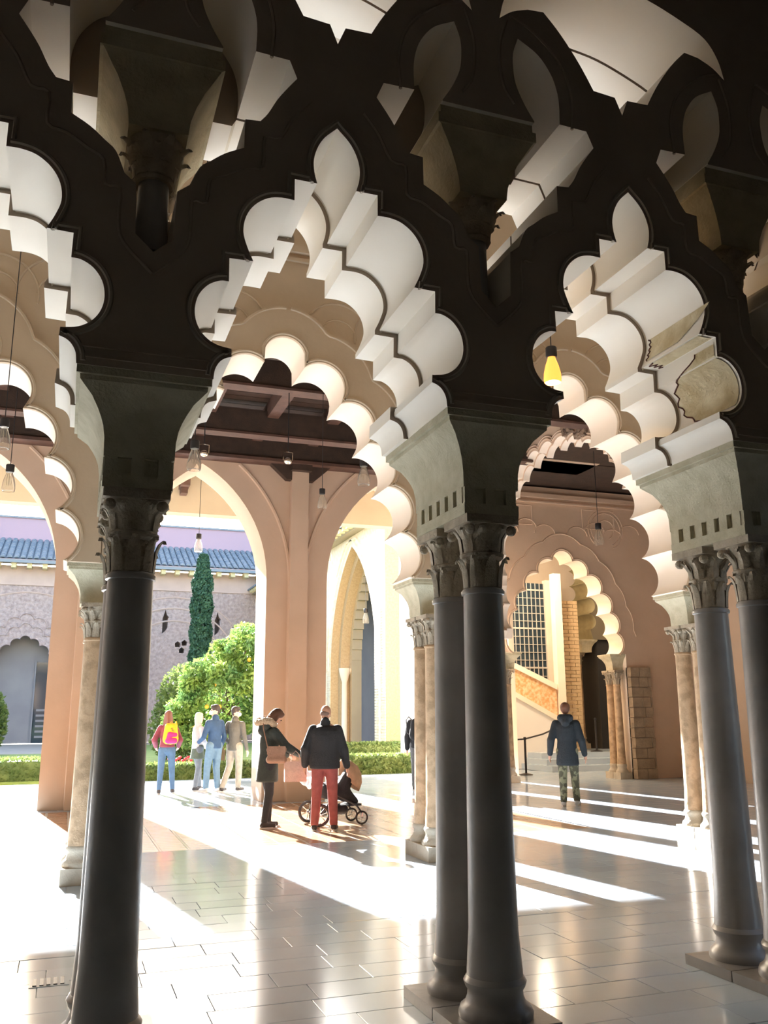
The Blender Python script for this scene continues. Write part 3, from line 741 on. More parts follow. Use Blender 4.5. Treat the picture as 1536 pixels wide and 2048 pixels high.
M['metalw'] = mat('pale grille bars', (.55, .55, .52), .5)
pavilion()

# ================================================================== COURTYARD AND BUILDINGS BEYOND
def leaves(name, mat_, parent, fn, n, size, seed=1):
    """fn(rng) gives a leaf position and outward direction"""
    rng = random.Random(seed); g = G()
    for i in range(n):
        p, d = fn(rng); p = Vector(p)
        a = Vector((rng.uniform(-1, 1), rng.uniform(-1, 1), rng.uniform(-1, 1))); a = (a+Vector(d)*.5).normalized(); b = a.cross(Vector((rng.uniform(-1, 1), rng.uniform(-1, 1), rng.uniform(-1, 1)))).normalized()
        s = size*rng.uniform(.6, 1.3)
        g.v += [tuple(p-a*s), tuple(p+b*s*.45), tuple(p+a*s), tuple(p-b*s*.45)]; k = len(g.v)-4; g.f.append((k, k+1, k+2, k+3)); g.m.append(0)
    return tag(g.build(name, mat_, parent, smooth=False, fixn=False), kind='stuff')
def blob_pts(blobs, shell=.45):
    def fn(rng):
        c, r = rng.choices(blobs, [b[1][0]*b[1][1]*b[1][2] for b in blobs])[0]
        while 1:
            d = Vector((rng.gauss(0, 1), rng.gauss(0, 1), rng.gauss(0, 1)))
            if d.length > .1: break
        d.normalize(); k = (1-shell*rng.random()**1.5)
        return (c[0]+d.x*r[0]*k, c[1]+d.y*r[1]*k, max(.03, c[2]+d.z*r[2]*k)), d
    return fn
def courtyard():
    g = G(); g.box((-60, 22.1, -.3), (60, 75, -.05)); struct('ground', g, M['gravel'], smooth=False)
    g = G(); g.box((-12, 22.0, -.3), (11, 22.25, .02)); struct('trim_1', g, M['marble'], smooth=False)
    lawn = thing('lawn', 'bright green lawn beyond the left rose pier', 'lawn', (0, 0, 0))
    g = G(); g.box((-14, 23.2, -.1), (1.8, 40, .02)); g.build('turf', M['grass'], lawn, smooth=False)
    g = G(); g.box((1.8, 30, -.1), (10, 50, .01)); g.build('turf', M['grass'], lawn, smooth=False)
    # hedges
    def hedge(x0, y0, x1, y1, h, label, n, seed):
        t = thing('box_hedge', label, 'hedge', ((x0+x1)/2, (y0+y1)/2, 0), 0, 'low clipped hedges'); X, Y = (x1-x0)/2, (y1-y0)/2
        g = G(); g.box((-X+.04, -Y+.04, -.05), (X-.04, Y-.04, h-.05)); g.build('hedge_core', M['hedge'], t, smooth=False)
        def fn(r):
            f = r.choice('tttffs')
            if f == 't': return (r.uniform(-X, X), r.uniform(-Y, Y), h+r.uniform(-.05, .03)), (0, 0, 1)
            if f == 'f': return (r.uniform(-X, X), -Y+r.uniform(-.03, .04), r.uniform(0, h)), (0, -1, 0)
            return (r.choice((-X, X)), r.uniform(-Y, Y), r.uniform(0, h)), (1, 0, 0)
        leaves('hedge_leaves', M['hedge'], t, fn, n, .05, seed)
    hedge(6.0, 22.6, 9.6, 23.4, .46, 'low clipped hedge right of the stroller, nearer one', 5000, 1)
    hedge(8.3, 27.6, 10.9, 28.2, .62, 'second low hedge farther back before the brick gallery', 2500, 2)
    hedge(1.2, 22.7, 5.2, 23.2, .36, 'low hedge behind the legs of the group of three', 4000, 3)
    hedge(-6, 23.4, -.1, 24.4, .52, 'bright sunlit low hedge left of the rose pier', 4500, 4)
    # orange tree
    t = thing('orange_tree', 'sunlit orange tree with yellow green leaves and a few oranges', 'tree', (4.3, 26.4, 0))
    g = G(); g.tube([(0, 0, -.05), (.05, 0, .6), (.02, .05, 1.3), (.2, 0, 2.2)], [.13, .10, .09, .05], 8)
    for q in ((.9, -.2, 2.6), (-.8, .2, 2.3), (.3, .7, 2.9), (-.2, -.7, 2.4), (.6, -.3, 3.4)): g.tube([(.03, .03, 1.2), (q[0]*.5, q[1]*.5, 1.8), q], [.06, .04, .02], 6)
    g.build('trunk', M['bark'], t)
    bl = [((.1, 0, 2.2), (1.4, 1.2, 1.2)), ((.85, 0, 3.1), (1.0, 1.0, 1.1)), ((1.3, 0, 2.0), (1.0, 1, 1.2))]
    r9 = random.Random(21)
    for i in range(46):      # ragged clumps over the outside of the crown
        a = r9.uniform(0, 2*pi); q = r9.uniform(-.9, 1); zc = 2.15+q*1.45+(.55 if cos(a) > .2 else -.1)
        R = 1.55*sqrt(max(.05, 1-(q*.9)**2)); rr = r9.uniform(.22, .46)
        bl.append(((.25+R*cos(a)+.25*q, R*.8*sin(a), zc), (rr*1.1, rr, rr*.85)))
    bw = [(c, r) for c, r in bl]
    leaves('foliage', M['leaf'], t, blob_pts(bw[:3], .35), 9000, .085, 11)
    leaves('outer_foliage', M['leaf'], t, blob_pts(bw[3:], .8), 22000, .075, 17)
    rng = random.Random(8)
    for (px, pz) in ((.55, 3.05), (-.35, 2.35), (-.25, 1.75), (.35, 1.3), (.95, 3.45), (-.6, 1.75), (.9, 2.1), (-.9, 1.2), (.1, .95)):
        g = G(); g.ball((px, -1.12, pz), .058, 10); g.build('orange', M['orange'], t)
    t = thing('dark_shrub', 'dark green shrub behind the left of the orange tree', 'shrub', (3.9, 32, 0))
    g = G(); g.tube([(0, 0, -.05), (0, 0, 1.8)], .06, 6); g.build('stem', M['bark'], t)
    leaves('foliage', M['hedge'], t, blob_pts([((0, 0, 1.8), (1.0, 1, 1.5)), ((-.3, 0, 1.1), (.9, .9, 1.1)), ((1, 0, 1.2), (1.2, .8, 1.2))], .5), 9000, .09, 12)
    t = thing('left_shrub', 'green shrub at the left edge in front of the far wall', 'shrub', (-2.9, 40, 0))
    g = G(); g.tube([(0, 0, -.05), (0, 0, 1.2)], .05, 6); g.build('stem', M['bark'], t)
    leaves('foliage', M['hedge'], t, blob_pts([((0, 0, 1.3), (.7, .7, 1.4))], .5), 2500, .12, 15)
    t = thing('cypress', 'narrow dark cypress before the tiled roof', 'tree', (6.0, 44, 0))
    g = G(); g.tube([(0, 0, -.05), (0, 0, 8.9)], [.12, .03], 6); g.build('trunk', M['bark'], t)
    def cy(r):
        z = 9.25*r.random()**.9; a = r.uniform(0, 2*pi); R = .50*min(1, (9.4-z)/1.8)**.5*r.uniform(.72, 1.03)*(1+.12*sin(z*5+a*2)); return (R*cos(a), R*sin(a), z+.1), (cos(a)*.4, sin(a)*.4, 1)
    leaves('foliage', M['cypress'], t, cy, 16000, .10, 13)
    t = thing('red_flowers', 'small red flowers low behind the group of three', 'flowers', (2.9, 24.2, 0))
    for i in range(9):
        g = G(); x = -.28+.07*i; z = .42+.05*sin(i*2.1); g.ball((x, 0, z), (.045, .04, .03), 8); g.tube([(x, 0, 0), (x, 0, z)], .006, 4); g.build('flower', M['red'], t)
    # far building
    FB = thing('far_palace_wing', 'far palace wing with rose carved stucco, tiled eaves and lilac upper wall', 'building', (0, 0, 0))
    y = 55.0
    cu = -2.45
    lob = [(0, 5.75, .30), (.45, 5.55, .33), (.95, 5.15, .36), (1.4, 4.65, .36), (1.72, 4.05, .36), (1.95, 3.4, .36)]
    h = dedupe(halfarch(lob, 3.2, 2.9, 1.9, steps=110))
    outer = [(-30, 0), (cu-1.9, 0)]+bay(cu, h)+[(cu+1.9, 0), (24, 0), (24, 10.1), (-30, 10.1)]
    lan = lambda x, z, w=.16, hh=1.0: [(x-w, z), (x+w*.4, z+.2), (x+w, z+.4), (x+w, z+hh*.9), (x+w*1.3, z+hh), (x+w*.5, z+hh*1.15), (x, z+hh*1.45), (x-w*.6, z+hh*1.1), (x-w, z+hh*.95)]
    holes = [lan(5.35, 6.35), lan(-6.6, 6.3), lan(8.5, 6.3)]+[[(x-.14, z), (x+.14, z), (x+.17, z+.22), (x, z+.36), (x-.17, z+.22)] for x, z in ((6.15, 5.55), (6.55, 5.65), (6.4, 5.2), (9.6, 6.6))]
    g = G(); g.plate(outer, holes, y, y+.6, 0, 0); g.build('carved_wall', M['stucco'], FB)
    for sc, w in ((1.25, .05), (1.45, .05)):
        g = G(); g.tube([(cu+a*sc*s, y-.02, 3.2+(z-3.2)*sc) for s in (1,) for a, z in h[1:]], w, 5); g.build('lobed_moulding', M['stucco'], FB)
        g = G(); g.tube([(cu-a*sc, y-.02, 3.2+(z-3.2)*sc) for a, z in h[1:]], w, 5); g.build('lobed_moulding', M['stucco'], FB)
    for c, r in ((cu, 4.6), (5.9, 4.6), (5.9, 3.9), (cu+8.4, 3.1)):
        g = G(); g.tube([(c+r*cos(a*pi/30), y-.01, 4.2+r*.95*sin(a*pi/30)) for a in range(0, 31)], .05, 5); g.build('blind_arch_moulding', M['stuccolt'], FB)
    g = G(); g.box((-30, y-.08, 8.95), (24, y+.01, 9.1)); g.box((-30, y-.03, 9.1), (24, y+.01, 10.1)); g.build('frieze', M['stuccolt'], FB, smooth=False)
    g = G(); g.box((-30, y+1.4, 0), (24, y+1.6, 10)); g.build('inner_wall', M['grey'], FB, smooth=False)
    dr = G(); dr.box((-1.75, y+1.3, 0), (-.75, y+1.38, 4.6)); dr.build('glazed_door', M['winglass'], FB, smooth=False)
    for z in (.3, .6, .9, 1.2, 1.5, 1.8): g = G(); g.box((-1.6, y+1.26, z), (-1.1, y+1.3, z+.12)); g.build('door_louvre', M['grey'], FB, smooth=False)
    for x in (-1.8, -.72): g = G(); g.box((x-.04, y+1.2, 0), (x+.04, y+1.38, 4.7)); g.build('door_post', M['grey'], FB, smooth=False)
    g = G(); g.box((-30, y-1.05, 10.12), (24, y-.9, 10.3)); g.box((-30, y-.9, 10.2), (24, y+.1, 10.28)); g.build('eaves_board', M['tileedge'], FB, smooth=False)
    g = G(); g.box((-.13, -.85, 9.86), (.13, .02, 10.18)); r0 = g.build('rafter_end', M['rafter'], FB, smooth=False)
    for i in range(-14, 26):
        o = r0 if i == -14 else r0.copy()
        if i > -14: COL.objects.link(o)
        o.location = (i*.84, y, 0)
    g = G(); n = 8; nseg = 11; vs = []
    for j in range(nseg):
        for e in (0, 1):
            t = (j+e)/nseg; yy = -1.1+4.2*t; zz = 10.34+1.85*t+(.05 if e == 0 else 0)
            for a in range(n+1): vs.append((.15*cos(pi*a/n)*(1.0 if e == 0 else .9), yy, zz+.12*sin(pi*a/n)))
    fs = [(j*(n+1)+a, j*(n+1)+a+1, (j+1)*(n+1)+a+1, (j+1)*(n+1)+a) for j in range(2*nseg-1) for a in range(n)]
    fs.append(tuple(range(n+1)))
    g.add(vs, fs); t0 = g.build('roof_tile_course', M['rooftile'], FB, fixn=False)
    k = 0
    for i in range(-32, 62):
        o = t0 if k == 0 else t0.copy()
        if k: COL.objects.link(o)
        k += 1; o.location = (i*.36, y, 0)
    g = G(); g.add([(-30, y-1.05, 10.3), (24, y-1.1, 10.3), (24, y+3.1, 12.15), (-30, y+3.1, 12.15)], [(0, 1, 2, 3)]); g.build('roof_deck', M['tileedge'], FB, smooth=False)
    g = G(); g.box((-30, y+3.0, 11), (24, y+3.3, 13.55)); g.build('upper_wall', M['pinkwall'], FB, smooth=False)
    g = G(); g.box((-30, y+2.9, 13.55), (24, y+3.4, 13.66)); g.build('parapet_cap', M['tileedge'], FB, smooth=False)
    # side gallery: sunlit brick arcade of pointed arches running away from us
    SG = thing('side_gallery', 'sunlit white and buff brick gallery of pointed arches at the courtyard side', 'gallery', (0, 0, 0))
    X0, X1 = 11.0, 12.2
    cs = [35.2+7.3*i for i in range(3)]
    def pt(c, hw, h0, cx, n=14, base=0):
        r = hw+cx; a1 = atan2(sqrt(r*r-cx*cx), cx); R = [(c-cx+r*cos(a1*i/n), h0+r*sin(a1*i/n)) for i in range(n+1)]
        return [(c-hw, base)]+[(2*c-x, z) for x, z in R]+R[::-1][1:]+[(c+hw, base)]
    outer = [(31.0, 0)]
    for c in cs: outer += pt(c, 3.1, 3.4, 2.6)
    outer += [(54.9, 0), (54.9, 8.9), (31.0, 8.9)]
    g = G(); g.plate(outer, [], X0, X0+.35, 0, 1, plane='x'); g.build('outer_order', [M['litbrick'], M['brick']], SG)
    outer = [(31.0, 0)]
    for c in cs: outer += pt(c, 2.75, 3.4, 2.6)
    outer += [(54.9, 0), (54.9, 8.9), (31.0, 8.9)]
    g = G(); g.plate(outer, [], X0+.35, X0+.75, 0, 1, plane='x'); g.build('middle_order', [M['brick'], M['brick']], SG)
    # inner order with stepped lobes
    outer = [(31.0, 0)]
    for c in cs:
        base = pt(c, 2.35, 3.4, 2.6, 11)
        L = base[1:13]; st = [(c-2.35, 0)]
        for a, b in zip(L[:-1], L[1:]): st += [a, (a[0]-.0, b[1]-.02), b]
        Rr = [(2*c-x, z) for x, z in st[::-1]]; outer += dedupe(st+Rr)
    outer += [(54.9, 0), (54.9, 8.9), (31.0, 8.9)]
    g = G(); g.plate(outer, [], X0+.75, X1, 0, 1, plane='x'); g.build('stepped_order', [M['brick'], M['yellow']], SG, ang=20)
    for c in cs:
        for r in (.25, .55):
            l = [p for p in pt(c, 3.1+r, 3.4, 2.6, 18) if p[1] > 0]; g = G(); g.tube([(X0-.02, yy, z) for yy, z in l if z < 8.9], .07, 5); g.build('arch_moulding', M['litbrick'], SG)
        for s in (-1, 1):
            for x in (X0+.50, X0+.95):
                g = G(); g.lathe([(.17, 0), (.18, .2), (.13, .3), (.12, 2.9), (.15, 3.0), (.24, 3.35), (.26, 3.5)], x, c+s*2.62, 14); g.build('wall_shaft', M['soffit2'], SG)
    for i in range(4):
        c = 31.55+7.3*i; g = G(); g.tube([(X0-.02, c, 0), (X0-.02, c, 8.9)], .06, 6); g.build('rib', M['litbrick'], SG)
    # brick courses on the first two piers, front edge and face
    for i in range(2):
        y0 = 31.05+7.3*i
        for j in range(52):
            g = G(); z = .03+j*.105
            for q in range(3): g.box((X0-.03, y0+.0+q*.39-.03, z), (X0+.02, y0+q*.39+.345, z+.09))
            g.box((X0-.01, y0-.035, z), (X0+.48, y0+.02, z+.09)); g.build('brick_course', M['litbrick'], SG, smooth=False)
    g = G(); g.box((14, 31, 0), (14.2, 55, 9)); g.build('gallery_inner_wall', M['grey'], SG, smooth=False)
    g = G(); g.box((11, 54.6, 0), (14, 54.8, 9)); g.build('gallery_end_wall', M['grey'], SG, smooth=False)
    g = G(); g.box((X1, 31, 8.6), (14, 55, 8.75)); g.build('gallery_ceiling', M['ceil'], SG, smooth=False)
    g = G(); g.box((10.6, 31, 8.9), (17.3, 55, 9.1)); g.build('eaves_board', M['yellow'], SG, smooth=False)
    for k in range(44):
        g = G(); yy = 31.1+k*.54; g.box((10.35, yy, 8.95), (11.0, yy+.18, 9.12)); g.build('rafter_end', M['rafter'], SG, smooth=False)
    g = G(); g.add([(10.3, 31, 9.12), (10.3, 55, 9.12), (14.5, 55, 10.6), (14.5, 31, 10.6), (10.3, 31, 9.22), (10.3, 55, 9.22), (14.5, 55, 10.7), (14.5, 31, 10.7)], [(3,2,1,0),(4,5,6,7),(0,1,5,4),(1,2,6,5),(2,3,7,6),(3,0,4,7)]); g.build('roof', M['rooftile'], SG, smooth=False)
    g = G(); g.box((-34, 20, 0), (-33.6, 60, 10)); struct('wall_courtyard_left', g, M['stuccolt'], smooth=False)
M['gravel'] = mat('courtyard paving', (.50, .44, .36), .9, (.42, .38, .31), 2)
M['stuccolt'] = mat('plain rose stucco', (.62, .47, .40), .9, (.56, .42, .36), 1.5)
M['rafter'] = mat('yellow painted rafter', (.72, .62, .36), .8)
M['tileedge'] = mat('grey eaves edge', (.30, .33, .36), .8)
M['litbrick'] = mat('sunlit pale brick', (.88, .80, .66), .85, (.80, .68, .50), 6)  # paler copy of the buff brick, sunlight put into the colour
courtyard()

# ================================================================== LAMPS
def bulb(x, y, z, label, scale=1, lit=False, cord_to=7.9, grp='hanging vintage bulbs'):
    t = thing('pendant_bulb', label, 'lamp', (x, y, z), 0, grp); s = scale
    g = G(); g.tube([(0, 0, .12*s), (0, 0, cord_to-z)], .004*s, 5); g.build('cord', M['metal'], t)
    g = G(); g.lathe([(.012*s, .125*s), (.034*s, .12*s), (.037*s, .115*s), (.037*s, .06*s), (.033*s, .05*s), (.020*s, .05*s)], n=14); g.build('socket', M['metal'], t, ang=50)
    pr = [(.024*s, .055*s), (.030*s, .03*s), (.044*s, -.01*s), (.055*s, -.06*s), (.058*s, -.10*s), (.054*s, -.125*s), (.046*s, -.128*s)]
    inn = [(r-.003*s, z_) for r, z_ in pr[::-1]]
    g = G(); g.lathe(pr, n=20) if lit else g.lathe(pr+inn, n=20); b = g.build('glass_bulb', M['glow'] if lit else M['glass'], t, ang=60)
    g = G()
    for a in range(4):
        c, d = cos(a*pi/2)*.014*s, sin(a*pi/2)*.014*s; g.tube([(c, d, .04*s), (c*1.5, d*1.5, -.02*s), (c*1.2, d*1.2, -.07*s)], .0018*s, 4)
    g.build('filament', M['filament'] if lit else M['chrome'], t)
    if lit:
        L = bpy.data.lights.new('bulb_light', 'POINT'); L.energy = 10; L.color = (1, .62, .25); L.shadow_soft_size = .05
        o = bpy.data.objects.new('bulb_light', L); COL.objects.link(o); o.location = (x, y, z-.2)
    return t
bulb(3.55, 5.9, 4.29, 'glowing amber bulb hanging at right under the scalloped arches', 1.25, True)
bulb(.92, 7.6, 3.76, 'unlit clear bulb hanging near the left dark column, large', 1.1)
bulb(2.97, 10.8, 4.27, 'unlit clear bulb before the rose pier, at centre', 1.05, cord_to=6.9)
bulb(-.77, 10.4, 4.13, 'unlit clear bulb at far left, lower one', 1.25, cord_to=6.9)
bulb(-.67, 8.0, 3.92, 'unlit clear bulb cut by the left edge, upper one', 1.1)
bulb(3.41, 10.4, 4.56, 'unlit clear bulb partly hidden by a scalloped soffit', 1.4, cord_to=6.9)
bulb(2.47, 19, 5.16, 'sunlit bulb on a long cord under the yellow lintel, left', 1.6, cord_to=7.4)
bulb(5.36, 19, 5.12, 'sunlit bulb on a cord beside the brick gallery', 1.8, cord_to=7.4)
bulb(10.23, 15.5, 5.16, 'unlit bulb on a long cord before the doorway wall', 1.8, cord_to=6.95)
bulb(11.2, 33.9, 5.4, 'small bulb hanging inside the gallery arch', 2.4, cord_to=8.3)
for x, lab in ((1.636, 'small chrome spotlight under the beam, left one'), (2.876, 'small chrome spotlight under the beam, right one')):
    t = thing('spotlight', lab, 'spotlight', (x, 12.4, 5.24), 0, 'spotlights under the timber beam')
    for s in (-1, 1):
        g = G(); g.tube([(s*.07, 0, -.02), (s*.07, 0, .10), (0, 0, .11)], .006, 5); g.build('yoke_arm', M['chrome'], t)
    g = G(); g.tube([(0, 0, .11), (0, 0, 1.045)], .008, 6); g.build('stem', M['metal'], t)
    g = G(); g.ball((0, 0, -.03), (.062, .062, .052), 12); g.build('lamp_head', M['chrome'], t)
# barrier posts
def post(x, y, z, label, h=.92):
    t = thing('barrier_post', label, 'post', (x, y, z), 0, 'barrier posts')
    g = G(); g.lathe([(.17, 0), (.17, .015), (.10, .035), (.035, .045)], n=20); g.build('foot', M['metal'], t)
    g = G(); g.lathe([(.028, .04), (.028, h-.06), (.038, h-.05), (.038, h), (.02, h+.01)], n=14); g.build('shaft', M['metal'], t)
    return t
post(11.1, 20.7, 0, 'black barrier post left of the man in the dark parka')
post(14.35, 22.5, .45, 'black barrier post on the marble step right of the man')
g = G(); g.tube([(11.1, 20.7, .88), (11.9, 21.2, .98), (12.6, 21.7, 1.12), (13.3, 22.2, 1.28)], .022, 6); tag(g.build('barrier_belt', M['metal']), 'black belt running up from the barrier post beside the parka man', 'belt')
g = G(); g.tube([(11.1, 20.7, .88), (10.6, 20.62, .86), (10.06, 20.6, .86)], .022, 6); tag(g.build('barrier_belt', M['metal']), 'short black belt left of the barrier post', 'belt')

# ================================================================== PEOPLE
SK = mat('skin', (.62, .36, .26), .55); SK2 = mat('skin tanned', (.50, .28, .19), .55)
def cloth(name, c, c2=None, **k): return mat(name, c, k.pop('rough', .85), c2 or tuple(x*.82 for x in c), k.pop('nscale', 14), .35, 55, **k)
def cap(g, p, q, r1, r2, n=12):
    """rounded cone between two joints"""
    p, q = Vector(p), Vector(q); d = q-p; L = d.length
    if L < 1e-5: g.ball(p, r1, n); return
    d /= L; prof = []
    for i in range(5): a = pi/2*(i/4); prof.append((-r1*cos(a), r1*sin(a)))
    for i in range(1, 6): a = pi/2*(i/5); prof.append((L+r2*sin(a), r2*cos(a)))
    x = d.orthogonal().normalized(); y = d.cross(x); vs = []
    for t, r in prof: vs += [p+d*t+(x*cos(2*pi*j/n)+y*sin(2*pi*j/n))*max(r, .0005) for j in range(n)]
    m = len(prof); fs = [(i*n+j, i*n+(j+1) % n, (i+1)*n+(j+1) % n, (i+1)*n+j) for i in range(m-1) for j in range(n)]
    fs += [tuple(range(n))[::-1], tuple((m-1)*n+j for j in range(n))]; g.add(vs, fs)
def melt(name, g, m, parent, vox=.012, smooth=3):
    """join overlapping rounded pieces into one continuous skin"""
    o = g.build(name+'_tmp', m, None, fixn=True)
    rm = o.modifiers.new('r', 'REMESH'); rm.mode = 'VOXEL'; rm.voxel_size = vox; rm.use_smooth_shade = True
    sm = o.modifiers.new('s', 'SMOOTH'); sm.factor = .5; sm.iterations = smooth
    dg = bpy.context.evaluated_depsgraph_get(); me = bpy.data.meshes.new_from_object(o.evaluated_get(dg)); me.name = name
    bpy.data.objects.remove(o, do_unlink=True)
    me.materials.clear(); me.materials.append(m)
    for p in me.polygons: p.use_smooth = True
    n = bpy.data.objects.new(name, me); COL.objects.link(n); n.parent = parent; return n
def person(label, loc, rz, H=1.7, woman=False, skin=None, hair=None, hair_style='short', jacket=None, jacket_len=.0, trousers=None, shoes=None,
           lh=None, rh=None, head_yaw=0, head_pitch=0, lf=(-.09, 0), rf=(.09, .03), bulk=1.0, mask=False, skirt=None, lknee=.03, rknee=.03, group=None, lean=0, extra=None, arms_skin=False, hood=None, puff=0):
    """local frame: x to the figure's right, y the way it faces, z up"""
    t = thing('person', label, 'person', loc, rz, group); s = H/1.75; skin = skin or SK
    sw = (.150 if woman else .172)*s; hw = .10*s
    z = lambda v: v*s
    hip = {-1: Vector((-hw*.9, 0, z(.90))), 1: Vector((hw*.9, 0, z(.90)))}
    foot = {-1: Vector((lf[0]*s, lf[1]*s, z(.085))), 1: Vector((rf[0]*s, rf[1]*s, z(.085)))}
    knee = {}
    for k, kb in ((-1, lknee), (1, rknee)): m = (hip[k]+foot[k])/2; knee[k] = m+Vector((0, kb*s, z(.01)))
    chest = Vector((0, lean*.25, z(1.27))); neck = Vector((0, lean*.42, z(1.46)))
    sh = {-1: Vector((-sw, lean*.38, z(1.375))), 1: Vector((sw, lean*.38, z(1.375)))}
    hand = {-1: Vector(lh or (-.25, .05, .84))*s if lh is None else Vector(lh)*s, 1: Vector(rh or (.25, .05, .84))*s if rh is None else Vector(rh)*s}
    elb = {}
    for k in (-1, 1):
        d = hand[k]-sh[k]; L1, L2 = .29*s, .26*s; D = min(d.length, (L1+L2)*.985); hand[k] = sh[k]+d.normalized()*D
        a = (L1*L1-L2*L2+D*D)/(2*D); hgt = sqrt(max(L1*L1-a*a, 0)); pole = Vector((k*.5, -1, -.3)); dn = d.normalized(); pole = (pole-dn*pole.dot(dn)).normalized()
        elb[k] = sh[k]+dn*a+pole*hgt
    # body, one continuous skin
    g = G(); hc = neck+Vector((0, .015+head_pitch*.08, z(.155)-abs(head_pitch)*.03))
    Rh = Matrix.Rotation(head_yaw, 3, 'Z') @ Matrix.Rotation(-head_pitch, 3, 'X')
    def hp(x, y, zz): return hc+Rh@Vector((x*s, y*s, zz*s))
    g.ball(hp(0, -.012, .03), (.078*s, .096*s, .096*s), 14); cap(g, hp(0, .022, -.01), hp(0, .035, -.075), .058*s, .036*s)
    cap(g, hp(0, .088, .005), hp(0, .098, -.018), .011*s, .013*s, 8)                       # nose
    for k in (-1, 1): g.ball(hp(k*.074, -.005, .0), (.012*s, .020*s, .030*s), 8)           # ears
    cap(g, neck+Vector((0, 0, z(-.03))), hp(0, -.02, -.05), .055*s, .052*s)
    g.ball(Vector((0, lean*.3, z(1.32))), (.155*s*bulk, .098*s*bulk, .16*s), 14); g.ball(Vector((0, lean*.12, z(1.10))), (.125*s*bulk, .09*s*bulk, .16*s), 14); g.ball((0, 0, z(.93)), (.145*s, .105*s, .12*s), 14)
    for k in (-1, 1):
        cap(g, neck+Vector((0, 0, z(-.05))), sh[k], .05*s, .052*s); cap(g, sh[k], elb[k], .048*s, .037*s); cap(g, elb[k], hand[k], .036*s, .025*s)
        cap(g, hip[k], knee[k], .078*s, .055*s); cap(g, knee[k], foot[k], .054*s, .036*s); cap(g, foot[k]+Vector((0, 0, -.03*s)), foot[k]+Vector((k*.02, .13*s, -.045*s)), .034*s, .028*s)
        # hand: palm, four fingers and a thumb
        d = (hand[k]-elb[k]).normalized(); side = d.cross(Vector((0, 1, 0))); side = side.normalized() if side.length > .2 else Vector((1, 0, 0)); pn = side.cross(d)
        pc = hand[k]+d*.045*s; cap(g, hand[k], pc+d*.02*s, .024*s, .030*s)
        for i, fl in enumerate((.055, .065, .06, .048)):
            b = pc+d*.035*s+pn*(i-1.5)*.019*s; m1 = b+d*fl*.55*s-side*k*.006; cap(g, b, m1, .0105*s, .0098*s, 8); cap(g, m1, m1+d*fl*.5*s-side*k*.016, .0098*s, .0088*s, 8)
        cap(g, pc+pn*.025*s, pc+pn*.052*s+d*.035*s, .013*s, .010*s, 8)
    melt('body', g, skin, t, .0105, 2)
    for k in (-1, 1):
        g = G(); g.ball(hp(k*.031, .077, .012), .0115*s, 8); g.build('eye', EYE, t)
    g = G(); cap(g, hp(-.02, .080, -.052), hp(.02, .080, -.052), .006*s, .006*s, 6); g.build('mouth', LIP, t)
    # hair
    hm = hair or mat('brown hair', (.10, .05, .025), .6)
    g = G()
    if hair_style == 'bald': g.ball(hp(0, -.03, -.005), (.077*s, .078*s, .05*s), 12)
    else:
        g.ball(hp(0, -.022, .045), (.088*s, .100*s, .096*s), 14); g.ball(hp(0, .03, .085), (.068*s, .05*s, .042*s), 10)
        if hair_style == 'long':
            cap(g, hp(0, -.055, .0), hp(0, -.085, -.20), .078*s, .062*s)
            for k in (-1, 1): cap(g, hp(k*.06, -.02, .0), hp(k*.085, -.04, -.21), .035*s, .03*s); cap(g, hp(k*.03, -.075, -.15), hp(k*.04, -.095, -.27), .045*s, .02*s)
        elif hair_style == 'bob':
            cap(g, hp(0, -.045, .01), hp(0, -.055, -.10), .082*s, .066*s)
            for k in (-1, 1): cap(g, hp(k*.06, -.015, .0), hp(k*.068, .0, -.10), .034*s, .026*s)
        else: g.ball(hp(0, -.045, -.01), (.068*s, .055*s, .06*s), 12)
    melt('hair', g, hm, t, .011, 2)
    if mask:
        g = G(); g.ball(hp(0, .062, -.036), (.058*s, .05*s, .045*s), 12); mo = melt('face_mask', g, MASK, t, .01, 2)
        g = G()
        for k in (-1, 1): g.tube([hp(k*.05, .07, -.02), hp(k*.082, .0, .01)], .003, 4)
        g.build('ear_loop', MASK, mo)
    # trousers
    g = G(); r = 1.0*(1.06 if not woman else .98)
    g.ball((0, -.005, z(.93)), (.158*s*bulk, .122*s*bulk, .13*s), 14)
    for k in (-1, 1):
        cap(g, hip[k]+Vector((0, -.01, .02)), knee[k], .098*s*r, .072*s*r); cap(g, knee[k], foot[k]+Vector((0, -.005, .02)), .070*s*r, (.052 if woman else .062)*s)
    melt('trousers', g, trousers, t, .014, 3)
    # jacket
    if jacket:
        g = G(); p = .022+puff; jl = z(.86)-jacket_len
        g.ball(Vector((0, lean*.3-.005, z(1.31))), ((.165*s+puff*.5)*bulk, (.118*s+puff*.8)*bulk, .15*s), 14)
        fl_ = 1.0+.10*(jacket_len > .05)
        pr = [(.001, jl), (.150*fl_, jl+.002), (.156*fl_, jl+.03), (.150, z(.98)), (.140, z(1.10)), (.152, z(1.22)), (.150, z(1.31)), (.10, z(1.40)), (.001, z(1.43))]
        k0 = len(g.v); g.lathe(pr, 0, 0, 24, sx=(s+puff*3.2)*bulk, sy=(.86*s+puff*3.4)*bulk)
        g.v = g.v[:k0]+[(x, y+lean*.28*max(0, min(1, (zz-jl)/(z(1.35)-jl)))-.006, zz) for x, y, zz in g.v[k0:]]
        for k in (-1, 1):
            cap(g, neck+Vector((0, -.01, z(-.05))), sh[k]+Vector((0, 0, -.005)), .058*s, .062*s+puff*.3); cap(g, sh[k], elb[k], .064*s+puff*.45, .055*s+puff*.4); cap(g, elb[k], elb[k]+(hand[k]-elb[k])*.93, .056*s+puff*.5, .043*s+puff*.3)
